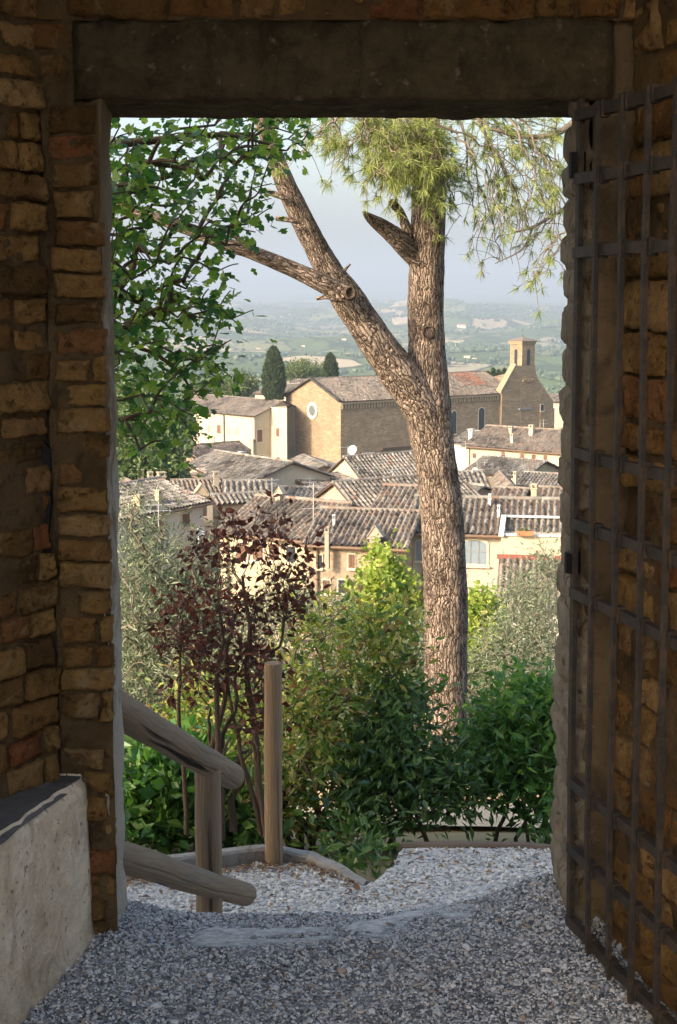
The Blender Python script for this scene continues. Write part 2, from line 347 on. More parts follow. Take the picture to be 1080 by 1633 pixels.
def on_terrain(px, py, y0=300, y1=9000):
    ys = np.geomspace(y0, y1, 1500); r = ray(px, py); q = EYE + r[None] * (ys / r[1])[:, None]
    g = th(q[:, 0], q[:, 1]); i = np.argmax(q[:, 2] < g)
    return np.array([q[i, 0], q[i, 1], g[i]]) if q[i, 2] < g[i] else None
def path_z(x, y):
    x = np.asarray(x, float); y = np.asarray(y, float)
    z = np.where(y < 4.0, -.10 - (np.clip(y, 3.82, 4.0) - 3.82) / .18 * .69, -.93 - .135 * (y - 5.05))
    step = np.clip((x + .05) / .12, 0, 1) * np.clip((y - 6.80) / .04, 0, 1)
    z = z - .05 * step + .02 * fbm(P3(x * 2.2, y * 2.2), 4) * np.clip((y - 3.9) * 3, 0, 1) 
    return z

# ------------------------------------------------------------------ the gateway we stand in
rng = np.random.RandomState(3)
def brick_face(mb, mo, P, U, Nn, u0, u1, z0, z1, seed, hmin=.058, hmax=.072, lmin=.12, lmax=.27, joint=.011, out=.012, miss=.06, rnd=.008, first=None, shear=0.):
    """an uneven face of laid bricks: each brick an island with its own rounded, chipped front; mo: mortar heightfield"""
    r = np.random.RandomState(seed); P = np.array(P, float); U = np.array(U, float); Nn = np.array(Nn, float); Z = np.array([0, 0, 1.])
    z = z0
    while z < z1:
        h = r.uniform(hmin, hmax); h = min(h, z1 - z) if z1 - z < hmax else h
        if h < .02: break
        u = u0 + (r.uniform(-.1, 0) if first is None else 0)
        while u < u1:
            l = r.uniform(lmin, lmax) if r.rand() < .7 else r.uniform(.09, .14)
            a, b = max(u, u0), min(u + l, u1); u += l
            if b - a < .03 or r.rand() < miss: continue
            nx, nz = max(8, int((b - a) / .009)), 11
            s = np.linspace(0, 1, nx); t = np.linspace(0, 1, nz)
            s = np.concatenate([[0, .0], s[1:-1], [1., 1.]]); t = np.concatenate([[0, 0], t[1:-1], [1, 1]])
            Sg, Tg = np.meshgrid(s, t)
            jw = joint * r.uniform(.6, 1.5); ww = (b - a) - jw; hh = h - jw * r.uniform(.6, 1.1)
            uu = a + jw / 2 + Sg * ww; zz = z + jw / 2 + Tg * hh + (uu - (a + b) / 2) * r.normal(0, .02)
            o3 = np.stack([uu * 1., zz, np.full_like(uu, seed * 1.7)], -1)
            uu = uu + .010 * fbm(o3 * 20 + 9, 3) + .006 * fbm(o3 * 60 + 2, 3); zz = zz + .008 * fbm(o3 * 16 + 31, 3) + .005 * fbm(o3 * 55 + 7, 3)
            ex = np.minimum(Sg, 1 - Sg) * ww; ez = np.minimum(Tg, 1 - Tg) * hh; e = np.minimum(ex, ez)
            rr = .0045; prof = np.where(e < rr, np.sqrt(np.clip(1 - (1 - e / rr) ** 2, 0, 1)) - 1, 0) * rr
            d = out + r.normal(0, rnd) + prof + .007 * fbm(o3 * 22, 4) + .0045 * fbm(o3 * 65, 3) + (Tg - .5) * r.normal(0, .006) + (Sg - .5) * r.normal(0, .008)
            chip = np.clip(fbm(o3 * 12 + 50, 4) - .16, 0, 1) * .07; d = d - chip
            edge = (np.arange(nx + 2)[None] == 0) | (np.arange(nx + 2)[None] == nx + 1) | (np.arange(nz + 2)[:, None] == 0) | (np.arange(nz + 2)[:, None] == nz + 1)
            d = np.where(edge, -.03, d); uu = uu + shear * zz
            pts = P + U * uu[..., None] + Z * zz[..., None] + Nn * d[..., None]
            mb.grid(pts, 0, flip=np.dot(np.cross(U, Z), Nn) < 0)
        z += h
    uu, zz = np.meshgrid(np.arange(u0, u1 + .012, .014), np.arange(z0, z1 + .012, .014))
    uu = np.minimum(uu, u1); zz = np.minimum(zz, z1)
    o3 = np.stack([uu, zz, np.full_like(uu, seed * 1.1)], -1)
    d = -.003 + .026 * fbm(o3 * 6 + 4, 4) + .007 * fbm(o3 * 45, 3)
    mo.grid(P + U * uu[..., None] + Z * zz[..., None] + Nn * d[..., None], 0, flip=np.dot(np.cross(U, Z), Nn) < 0)

YW, YO = 3.45, 3.80          # inner and outer faces of the doorway wall
gate_house = empty('gatehouse', (0, YW, 0), 'dark old brick gateway interior whose doorway frames the hill town', 'building')
bm_, mo_ = MB(), MB()
X = (1, 0, 0); NF = (0, -1, 0)
brick_face(bm_, mo_, (0, YW, 0), X, NF, -.70, -.5665, -.05, 2.105, 11, lmin=.105, lmax=.16, miss=.03, first=1, shear=.0085)
brick_face(bm_, mo_, (0, YW, 0), X, NF, -.80, -.622, 2.105, 2.29, 12)
brick_face(bm_, mo_, (0, YW, 0), X, NF, -.80, .80, 2.29, 2.80, 13, hmax=.068)
dl = np.array([-.53, -.85, 0]); dl /= np.linalg.norm(dl); nl_ = np.array([.85, -.53, 0]); nl_ /= np.linalg.norm(nl_)
brick_face(bm_, mo_, (-.705, YW, 0), dl, nl_, 0, 1.25, -.05, 2.8, 14, joint=.014, hmin=.062, hmax=.08, miss=.08)
bm_.build('doorway_brickwork', BRICK, gate_house, True); mo_.build('mortar_bed', MORTAR, gate_house, True)
bs, ms = MB(), MB()
dr = np.array([.252, -.968, 0]); dr /= np.linalg.norm(dr); nr_ = np.array([-.968, -.252, 0])
PR = np.array([.690, YW, 0])
brick_face(bs, ms, PR, dr, nr_, 0, 1.6, -.05, 2.8, 15, hmin=.075, hmax=.125, lmin=.14, lmax=.32, joint=.016, miss=.07, rnd=.008)
bs.build('side_wall_brickwork', BRICK2, gate_house, True); ms.build('side_mortar_bed', MORTAR, gate_house, True)
# masonry mass behind the faces, passage walls, vault and the upper storey
q = MB()
def slab(x0, x1, y0, y1, z0, z1): q.box(((x0 + x1) / 2, (y0 + y1) / 2, (z0 + z1) / 2), (x1 - x0, y1 - y0, z1 - z0))
slab(-7, -.605, YW + .03, YO, -4, 6.0); slab(.605, 3.2, YW + .03, YO, -4, 6.0); slab(-.605, .605, YW + .03, YO, 2.30, 6.0)
lx, ly = -.705 + dl[0] * 1.25, YW + dl[1] * 1.25
q.prism([(-.73, YW + .03, -.3), (lx, ly, -.3), (lx - .4, ly, -.3), (-1.5, YW + .03, -.3)], (0, 0, 3.2))
rx, ry = PR[0] + dr[0] * 1.6, PR[1] + dr[1] * 1.6
q.prism([(.72, YW + .03, -.3), (1.6, YW + .03, -.3), (1.6, ry, -.3), (rx + .03, ry, -.3)], (0, 0, 3.2))
slab(lx - .4, lx, .5, ly, -.3, 4.0); slab(rx + .03, 1.6, 1.5, ry, -.3, 3.0)  # unseen passage walls, stopped short; left one raised to block the sun
slab(-1.8, 1.6, 2.0, YW + .03, 2.8, 3.0)  # unseen ceiling, cut short so more skylight reaches the floor

q.build('masonry', m_rough('masonry', (.17, .12, .065), (.12, .08, .045), (.08, .055, .03), 3), gate_house)
q = MB(); q.box((-1.9, 2.7, 6.1), (10.6, 2.6, .25)); q.build('roof', m_plain('roof_slab', (.3, .2, .13)), gate_house)
# lintel: one rough stone beam, standing a little proud
u, v = np.meshgrid(np.linspace(0, 1, 120), np.linspace(0, 1, 64))
def rough_beam(mb, x0, x1, y0, y1, z0, z1, amp=.008, seed=0, nx=110):
    ring = []
    per = [(y1, z0), (y0 + .008, z0), (y0, z0 + .010), (y0, z0 + .05), (y0, (z0 + z1) / 2), (y0, z1 - .04), (y0 + .002, z1 - .012), (y0 + .014, z1), (y1, z1)]
    pp = []
    for a, b in zip(per[:-1], per[1:]):
        m = max(2, int(math.dist(a, b) / .012))
        for k in range(m): pp.append((a[0] + (b[0] - a[0]) * k / m, a[1] + (b[1] - a[1]) * k / m))
    pp.append(per[-1]); pp = np.array(pp); xs = np.linspace(x0, x1, nx)
    g = np.stack([np.broadcast_to(xs[None], (len(pp), nx)), np.broadcast_to(pp[:, :1], (len(pp), nx)), np.broadcast_to(pp[:, 1:], (len(pp), nx))], -1).copy()
    n = fbm(g * 14 + seed, 5); n2 = fbm(g * 13 + seed + 40, 4)
    edge = np.minimum(xs - x0, x1 - xs)[None, :, None]
    g[..., 1] += amp * n; g[..., 2] += amp * .9 * n2 * (np.abs(g[..., 1] - y1) > .01)
    rr = np.clip(1 - edge[..., 0] / .025, 0, 1) ** 2
    g[..., 1] += rr * .02
    mb.grid(g, 0)
    for e in (0, -1):
        c = g[:, e]; mb.add(np.vstack([c, c.mean(0)]), [(i, i + 1, len(c)) for i in range(len(c) - 1)])
q = MB(); rough_beam(q, -.622, .645, YW - .012, YO, 2.112, 2.292, .017, 3); q.build('lintel', LINTEL, gate_house, True)
# reveals of the doorway
def reveal(side, inner, outer, mat, name, amp, seed, blocks=False):
    zz = np.arange(-.62, 2.125, .011); tt = np.linspace(0, 1, 30)
    T, Z = np.meshgrid(tt, zz)
    k = np.clip(Z / 2.1, 0, 1); xi = inner[0] + (inner[1] - inner[0]) * k; xo = outer
    x = xi + (xo - xi) * T; y = YW + .004 + (YO - YW) * T
    o3 = np.stack([y * 1., Z, np.full_like(Z, seed)], -1)
    d = amp * fbm(o3 * 9, 4) + amp * .5 * fbm(o3 * 30, 3)
    if blocks:
        zi = Z / .095 + .35 * fbm(o3 * 3, 2); cell = np.floor(zi); fr = zi - cell
        half = np.floor(T * 2 + .3 * np.sin(cell * 2.7)); rnd = np.sin(cell * 12.9898 + half * 78.233) * 43758.5453; rnd = rnd - np.floor(rnd)
        groove = np.exp(-(np.minimum(fr, 1 - fr) / .10) ** 2); d = d + (rnd - .5) * .018 - groove * .017
    edge = np.exp(-(T / .09) ** 2) * .010 + np.exp(-((1 - T) / .08) ** 2) * .012
    jag = np.clip(fbm(o3 * 16 + 7, 3), -.4, 1) * (.008 if blocks else .009) * (np.exp(-(T / .1) ** 2) + np.exp(-((1 - T) / .1) ** 2))
    x = x - side * (d - edge + jag * .6)
    x = x + side * np.clip((.16 - Z) / .5, 0, 1) * .03 * 0
    y = y + .006 * fbm(o3 * 14 + 3, 3) * (T < .05) + .010 * fbm(o3 * 12 + 5, 3) * (T > .95)
    pts = np.stack([x, y, Z], -1)
    back = pts[:, -1:].copy(); back[..., 0] += side * .05; fr_ = pts[:, :1].copy(); fr_[..., 0] += side * .03; fr_[..., 1] += .022
    pts = np.concatenate([fr_, pts, back], 1)
    mb = MB(); mb.grid(pts, 0, flip=side > 0); return mb.build(name, mat, gate_house, True)
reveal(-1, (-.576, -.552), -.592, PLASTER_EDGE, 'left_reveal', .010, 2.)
reveal(1, (.592, .560), .590, STONE_EDGE, 'right_reveal', .010, 5., True)
# black iron stay in left joint; lower tube stands in for a dark crack
q = MB()
c0 = at(60, 712, YW - .02); 
def ipt(px, py, dy=0.): return at(px, py, YW - .014 + dy)
poly = [ipt(40, 712), ipt(50, 706), ipt(68, 704), ipt(80, 716), ipt(81, 745), ipt(76, 760), ipt(82, 800), ipt(80, 818), ipt(76, 866), ipt(66, 876), ipt(55, 868), ipt(53, 820), ipt(60, 780), ipt(56, 756), ipt(46, 740)]
q.prism(poly[::-1], (0, .02, 0)); q.tube([ipt(75, 860), ipt(77, 890, .005), ipt(77, 925, .008)], [.010, .009, .005], 8)
q.build('iron_stay', IRON_DARK, gate_house)

# the plastered bench
wall_bench = empty('wall_bench', (-.75, 3.2, 0), 'low plastered masonry bench with dark slab top along the passage wall', 'bench')
A = np.array([-.628, 3.445, 0]); db = np.array([-.274, -.962, 0]); nb = np.array([.962, -.274, 0])
ss, zz = np.meshgrid(np.arange(0, 2.2, .012), np.arange(-.15, .4651, .012))
o3 = np.stack([ss, zz, zz * 0], -1)
d = .010 * fbm(o3 * 4, 4) + .003 * fbm(o3 * 25, 3) + np.clip((.06 - zz) * .3, 0, .03) - np.clip((zz - .44) / .02, 0, 1) * .012 - np.exp(-(ss / .02) ** 2) * .012
chip = np.clip(fbm(o3 * 10 + 3, 3) - .1, 0, 1) * .03 * np.clip((zz - .40) / .06, 0, 1); d -= chip
crk = np.exp(-((zz - .395 - .012 * fbm(o3 * 6 + 9, 3)) / .004) ** 2) * .004; d -= crk
lean = .045 * np.clip(.45 - zz, -.1, .6) / .45 * .3
pts = A + db * ss[..., None] + nb * (d + lean)[..., None] + np.array([0, 0, 1.]) * zz[..., None]
q = MB(); q.grid(pts, 0, flip=False)
back = np.stack([A + np.array([-.25, .02, z]) for z in np.arange(-.15, .4651, .012)])[:, None]
q.grid(np.concatenate([back, pts[:, :1]], 1), 0)
q.build('bench_front', BENCHP, wall_bench, True)
ss, tt = np.meshgrid(np.arange(0, 2.2, .014), np.arange(0, .62, .014))
o3 = np.stack([ss, tt, ss * 0 + 4], -1)
dz = .456 + .004 * fbm(o3 * 9, 4) - np.clip(.02 - tt, 0, .02) * .4
edge_in = .010 + .014 * np.clip(fbm(o3 * 14, 3), -1, 1)
pts = A + db * ss[..., None] - nb * (tt * 1. + np.where(tt == 0, edge_in * .5, 0))[..., None] + np.array([0, 0, 1.]) * dz[..., None]
q = MB(); q.grid(pts, 0, flip=True); q.build('bench_top', BENCHT, wall_bench, True)

# ------------------------------------------------------------------ the iron gate folded back against the right wall
HG = np.array([.597, 3.42, 0]); GN = nr_
iron_gate = empty('iron_gate', HG, 'open iron grille gate folded back against the right brick wall', 'gate')
def gp(s, z, off=0.): return HG + dr * s + np.array([-.026 * z / 2.1, 0, z]) + GN * off
rail_z = [at(918, py, 3.42)[2] for py in (174, 286, 402, 722, 834, 945, 1250, 1356, 1470)]
rail_z[0] -= .015; GL = 1.22
def gbox(name, s0, s1, z0, z1, o0, o1, wob=0., extra=None):
    mb = MB(); nseg = 14; basis = None
    L = np.linspace(0, 1, nseg); vert = (z1 - z0) > (s1 - s0); rings = []
    for k in L:
        ww = wob * fbm(np.array([k * 4, s0 * 9, z0 * 3]), 3) * 1.5; w2 = wob * fbm(np.array([k * 5 + 9, s0 * 9, z0 * 3]), 3)
        if vert: rings.append([gp(s0 + ww, z0 + (z1 - z0) * k, o0 + w2), gp(s1 + ww, z0 + (z1 - z0) * k, o0 + w2), gp(s1 + ww, z0 + (z1 - z0) * k, o1 + w2), gp(s0 + ww, z0 + (z1 - z0) * k, o1 + w2)])
        else: rings.append([gp(s0 + (s1 - s0) * k, z0 + ww, o0 + w2), gp(s0 + (s1 - s0) * k, z0 + ww, o1 + w2), gp(s0 + (s1 - s0) * k, z1 + ww, o1 + w2), gp(s0 + (s1 - s0) * k, z1 + ww, o0 + w2)])
    R = np.array(rings); R = np.concatenate([R, R[:, :1]], 1); mb.grid(R, 0)
    mb.add(R[0, :4], [(0, 1, 2, 3)]); mb.add(R[-1, :4], [(3, 2, 1, 0)])
    for (s, z) in extra or []:
        th_ = np.linspace(0, 2 * math.pi, 9)[:-1]; c = gp(s, z)
        mb.box(gp(s, z, (o0 + o1) / 2 + .004), (.026, .022, .038), basis=[dr, GN, [0, 0, 1]])
    return mb.build(name, IRON, iron_gate)
bars = [.127, .248, .371, .4915, .614, .736, .858, .98, 1.10]
for s in bars: gbox('bar', s - .0058, s + .0058, rail_z[-1] - .03, rail_z[0] + .015, .0135, .025, .006)
for z in rail_z: gbox('rail', -.02, GL, z - .0125, z + .0125, -.006, .014, .004, [(s, z) for s in bars])
gbox('hinge_stile', -.024, -.004, -.02, 2.11, -.004, .008, .003)
gbox('lock_stile', GL, GL + .03, -.0, 2.10, -.012, .022, .003)
q = MB(); q.tube([gp(-.03, .98, .0), gp(-.03, 1.03, .0)], .02, 10); q.build('hinge', IRON_DARK, iron_gate)
q = MB(); q.tube([gp(-.03, 1.93, .0), gp(-.03, 1.99, .0)], .02, 10); q.build('hinge', IRON_DARK, iron_gate)

# ------------------------------------------------------------------ floor, threshold, pebbles
def floor_z(x, y):
    z = .012 + .014 * fbm(P3(x * 4, y * 4), 4)
    z = z - (.080 - .05 * np.clip((x - .1) / .4, 0, 1)) * np.clip((y - 3.42) / .40, 0, 1) + .02 * np.exp(-((y - 3.70) / .1) ** 2) * fbm(P3(x * 3 + 4, 0 * y), 2) + .05 * np.exp(-((x - .62) / .16) ** 2) * np.clip((y - 2.4), 0, 1.3) + .04 * np.exp(-((x + .60) / .10) ** 2) * np.clip((y - 3.0) / .5, 0, 1)
    return z - np.clip((y - 3.80) / .2, 0, 1) * .3
def cement(x, y):
    n = fbm(P3(x * 3.2, y * 5 + 2), 4)
    m = np.exp(-((y - 3.61 - .07 * np.sin(x * 4.5 - .4)) / (.13 + .03 * np.sin(x * 7))) ** 2) * np.clip((x + .42) / .08, 0, 1) * np.clip((.46 - x) / .12, 0, 1)
    return np.clip((m * (1.0 + 1.5 * n + 1.0 * fbm(P3(x * 13, y * 15 + 3), 4)) - .42) * 3.5, 0, 1)
x, y = np.meshgrid(np.arange(-1.75, 1.6, .014), np.concatenate([np.arange(-4.2, 2.2, .2), np.arange(2.2, 3.96, .012)]))
z = floor_z(x, y); cm = cement(x, y); z = z + cm * .006 + .004 * fbm(P3(x * 40, y * 40), 2) * (1 - cm)
q = MB(); q.grid(np.stack([x, y, z], -1), 0, cement=cm); tag(q.build('gravel_floor', FLOOR, None, True), kind='structure')
ICO = None
def ico():
    t = (1 + 5 ** .5) / 2
    v = np.array([(-1,t,0),(1,t,0),(-1,-t,0),(1,-t,0),(0,-1,t),(0,1,t),(0,-1,-t),(0,1,-t),(t,0,-1),(t,0,1),(-t,0,-1),(-t,0,1)], float); v /= np.linalg.norm(v[0])
    f = np.array([(0,11,5),(0,5,1),(0,1,7),(0,7,10),(0,10,11),(1,5,9),(5,11,4),(11,10,2),(10,7,6),(7,1,8),(3,9,4),(3,4,2),(3,2,6),(3,6,8),(3,8,9),(4,9,5),(2,4,11),(6,2,10),(8,6,7),(9,8,1)])
    return v, f
IV, IF = ico()
def randrot(n, r):
    qv = r.randn(n, 4); qv /= np.linalg.norm(qv, axis=1)[:, None]; a, b, c, d = qv.T
    return np.stack([1-2*(c*c+d*d), 2*(b*c-a*d), 2*(b*d+a*c), 2*(b*c+a*d), 1-2*(b*b+d*d), 2*(c*d-a*b), 2*(b*d-a*c), 2*(c*d+a*b), 1-2*(b*b+c*c)], -1).reshape(n, 3, 3)
def stones(mb, pos, size, r, flat=.6):
    n = len(pos); sh = IV[None] * (1 + r.uniform(-.28, .28, (n, 12, 1))) * np.stack([r.uniform(.8, 1.4, n), r.uniform(.7, 1.05, n), r.uniform(.45, .85, n)], -1)[:, None]
    R = randrot(n, r); sh = np.einsum('nij,nkj->nki', R, sh); sh[..., 2] *= flat + .2
    v = sh * size[:, None, None] + pos[:, None]
    f = (IF[None] + (np.arange(n) * 12)[:, None, None]).reshape(-1, 3); mb.add(v.reshape(-1, 3), f)
r = np.random.RandomState(21)
n = 52000; x = r.uniform(-.85, 1.0, n); y = 2.72 + 1.19 * r.rand(n); keep = (r.rand(n) > cement(x, y) * .66); x, y = x[keep], y[keep]
sz = .0028 + .0034 * r.rand(len(x)) ** 2 + (r.rand(len(x)) < .012) * .008 * r.rand(len(x))
q = MB(); stones(q, np.stack([x, y, floor_z(x, y) + sz * .3], -1), sz, r); tag(q.build('floor_pebbles', PEBBLE), 'loose grey gravel covering the passage floor', 'gravel', kind='stuff')
for px, py, s, l in ((545, 1543, .021, 'brown pebble alone on the gravel near the middle of the passage'), (160, 1612, .022, 'pale larger stone on gravel near the bench foot'), (690, 1583, .012, 'small light stone among gravel below the doorway')):
    P = at_z(px, py, .02); q = MB(); stones(q, np.array([[P[0], P[1], floor_z(P[0], P[1]) + .006]]), np.array([s * .75]), r, .4)
    tag(q.build('loose_stone', m_plain('loose_stone', (.34, .27, .21) if s < .022 else (.42, .38, .33)), None, True), l, 'stone')

q = MB(); x, y = np.meshgrid(np.linspace(-14, 14, 80), np.linspace(-16, -4.1, 40)); q.grid(np.stack([x, y, -.01 + .03 * fbm(P3(x, y), 3)], -1), cement=x * 0); x, y = np.meshgrid(np.linspace(-14, -1.7, 20), np.linspace(-4.1, 3.4, 20)); q.grid(np.stack([x, y, x * 0 - .02], -1), cement=x * 0)
x, y = np.meshgrid(np.linspace(1.55, 14, 20), np.linspace(-4.1, 3.4, 20)); q.grid(np.stack([x, y, x * 0 - .02], -1), cement=x * 0); tag(q.build('forecourt_ground', PATH, None, True), kind='structure')
# outer path
def on_path(px, py, dz=0.):
    r_ = ray(px, py); c, s_ = -.93 + 5.05 * .135 + dz - EYE[2], -.135; Yp = c / (r_[2] / r_[1] - s_); return r_[0] / r_[1] * Yp, Yp
KX = [(-9., 7.4), (-3., 7.15)] + [on_path(a, b, .09) for a, b in ((205, 1374), (300, 1362), (380, 1351), (438, 1346), (490, 1349), (530, 1361), (560, 1378), (578, 1388), (594, 1380), (618, 1358))] + [(on_path(640, 1340)[0], 7.30), (4, 7.16)]
kx, ky = np.array(KX).T
x, y = np.meshgrid(np.arange(-3.4, 3.0, .03), np.arange(3.80, 7.48, .025)); 
z = path_z(x, y) + .006 * fbm(P3(x * 25, y * 25), 3)
yy = np.minimum(y, np.interp(x, kx, ky)); z = path_z(x, yy) + .006 * fbm(P3(x * 25, yy * 25), 3)
q = MB(); q.grid(np.stack([x, yy, z], -1), 0, cement=np.clip(fbm(P3(x * 1.3, yy * 2.2 + 5), 4) * 1.6 - .1, 0, .75)); tag(q.build('gravel_path', PATH, None, True), kind='structure')
n = 26000; x = r.uniform(-1.6, 1.9, n); y = 4.9 + 2.6 * r.rand(n); keep = (y < np.interp(x, kx, ky)) & (fbm(P3(x * 2.2, y * 2.2 + 9), 3) + r.rand(n) * 1.1 > .32); x, y = x[keep], y[keep]
sz = .006 + .007 * r.rand(len(x)) ** 2
q = MB(); stones(q, np.stack([x, y, path_z(x, y) + sz * .25], -1), sz, r)
PEB2 = m_leaf('path_pebbles', [(.20, .19, .17), (.50, .475, .43), (.66, .625, .56), (.78, .74, .67)], 0.); tag(q.build('path_pebbles', PEB2), 'pale gravel scattered over the sloping path outside', 'gravel', kind='stuff')
# kerbs
KERB = m_rough('kerb_stone', (.38, .35, .30), (.28, .25, .21), (.19, .16, .12), 9, .006)
def kerb(pts, w, h, name, mat, taper=0):
    p = np.array(pts, float); t = np.gradient(p, axis=0); t /= np.linalg.norm(t, axis=1)[:, None]; nn = np.stack([-t[:, 1], t[:, 0]], -1)
    zb = path_z(p[:, 0], p[:, 1]); rings = []
    hs = h * np.clip((len(p) - 1 - np.arange(len(p))) / max(1, taper), 0, 1) if taper else h
    for o, dz in ((0, -.12), (0, hs - .012), (.012, hs), (w - .012, hs), (w, hs - .012), (w, -.5)):
        rings.append(np.column_stack([p + nn * o, zb + dz]))
    R = np.stack(rings, 1); R += .004 * fbm(R * 9, 3)[..., None]
    q = MB(); q.grid(R, 0, flip=True); q.add(R[0], [(0, 1, 2, 3, 4, 5)]); q.add(R[-1], [(5, 4, 3, 2, 1, 0)]); return q.build(name, mat, None, False)
s = np.linspace(-3.0, KX[9][0] + .02, 140); tag(kerb(np.column_stack([s, np.interp(s, kx, ky) + .0]), .07, .08, 'stone_kerb', KERB, 22), 'low curved stone kerb behind the wooden posts', 'kerb')
s = np.linspace(KX[-2][0], 3.0, 40); tag(kerb(np.column_stack([s, np.interp(s, kx, ky) + .01 * np.sin(s * 3)]), .06, .015, 'wooden_edging', m_plain('edging', (.15, .11, .075))), 'wooden board edging the far side of the gravel path', 'edging')
r = np.random.RandomState(61); n = 420; fx = np.concatenate([r.uniform(-1.3, .1, 260), r.uniform(-.9, 1.8, 160)]); fy = np.interp(fx, kx, ky) - np.abs(r.randn(n)) * np.where(np.arange(n) < 260, .09, .5) - .02
fy = np.maximum(fy, 4.6); L_ = r.uniform(.025, .055, n); an = r.uniform(0, 6.28, n); C_ = np.stack([fx, fy, path_z(fx, fy) + .012], -1); ax = np.stack([np.cos(an), np.sin(an), r.normal(0, .25, n)], -1); bx = np.stack([-np.sin(an), np.cos(an), r.normal(0, .3, n)], -1)
vv = np.stack([C_ - ax * L_[:, None] * .5, C_ + bx * L_[:, None] * .22 + [0, 0, .006], C_ + ax * L_[:, None] * .5, C_ - bx * L_[:, None] * .22 + [0, 0, .005]], 1); q = MB(); q.add(vv.reshape(-1, 3), np.arange(n * 4).reshape(n, 4))
tag(q.build('fallen_leaves', m_leaf('dry_leaf', [(.10, .05, .025), (.22, .12, .05), (.32, .20, .09), (.16, .06, .035)], .15)), 'dry brown leaves littering the path along the kerb', 'leaves', kind='stuff')
# low retaining wall on the sunny lower path
q = MB(); rough_beam(q, .2, 4.2, 0, .3, -.12, .22, .02, 9, 120); o = q.build('garden_wall', m_rough('garden_stone', (.45, .37, .26), (.36, .29, .20), (.24, .19, .13), 6), None, True)
o.location = (-.4, 13.2, th(1.5, 13.2)); tag(o, 'low sunlit stone wall glimpsed behind the shrubs under the pine', 'wall')
x, y = np.meshgrid(np.linspace(-1.5, 5, 60), np.linspace(9.9, 12.8, 40)); q = MB(); q.grid(np.stack([x, y, th(x, y) + .05], -1)); tag(q.build('lower_path', m_rough('dry_earth', (.58, .47, .33), (.50, .40, .27), (.40, .33, .22), 2), None, True), kind='structure')

# ------------------------------------------------------------------ log handrail and post
def log(name, a, b, ra, rb, mat, parent, seed, groove=None):
    a, b = np.array(a), np.array(b); k = np.linspace(0, 1, 90)[:, None]; p = a + (b - a) * k
    p = p + .006 * np.column_stack([fbm(P3(k[:, 0] * 3, seed * 1.), 2), fbm(P3(k[:, 0] * 3, seed + 9.), 2), fbm(P3(k[:, 0] * 3, seed + 19.), 2)])
    rr = ra + (rb - ra) * k[:, 0]; rr[0] *= .93; rr[-1] *= .90
    mb = MB(); mb.tube(p, rr, 96, 0, .05, 9, True, seed, False, groove); return mb.build(name, mat, parent, True)
handrail = empty('handrail', at(333, 1400, 5.05), 'weathered log handrail with two sloping rails beside the doorway', 'railing')
log('rail', at(150, 1108, 3.86), at(372, 1238, 5.42), .053, .051, LOG, handrail, 1, [((.2, -1, -.05), .35, .07, .5), ((.3, -1, .5), .14, .05, .6)])
log('rail', at(150, 1352, 3.90), at(392, 1429, 5.45), .049, .047, LOG, handrail, 2, [((.2, -1, .3), .10, .05, .4)])
log('post', at(331, 1215, 5.06), at(333, 1520, 5.06), .049, .050, LOG, handrail, 3, [((.12, -1, 0), .45, .09, .15)])
lp = MB(); pb = at(438, 1376, 6.85); 
o = log('wooden_post', at(436, 1058, 6.85), (pb[0], 6.85, pb[2] - .25), .044, .046, LOG_WARM, None, 4, [((.75, -1, 0), .25, .06, .3)])
tag(o, 'upright round wooden post standing alone in the gravel', 'post')

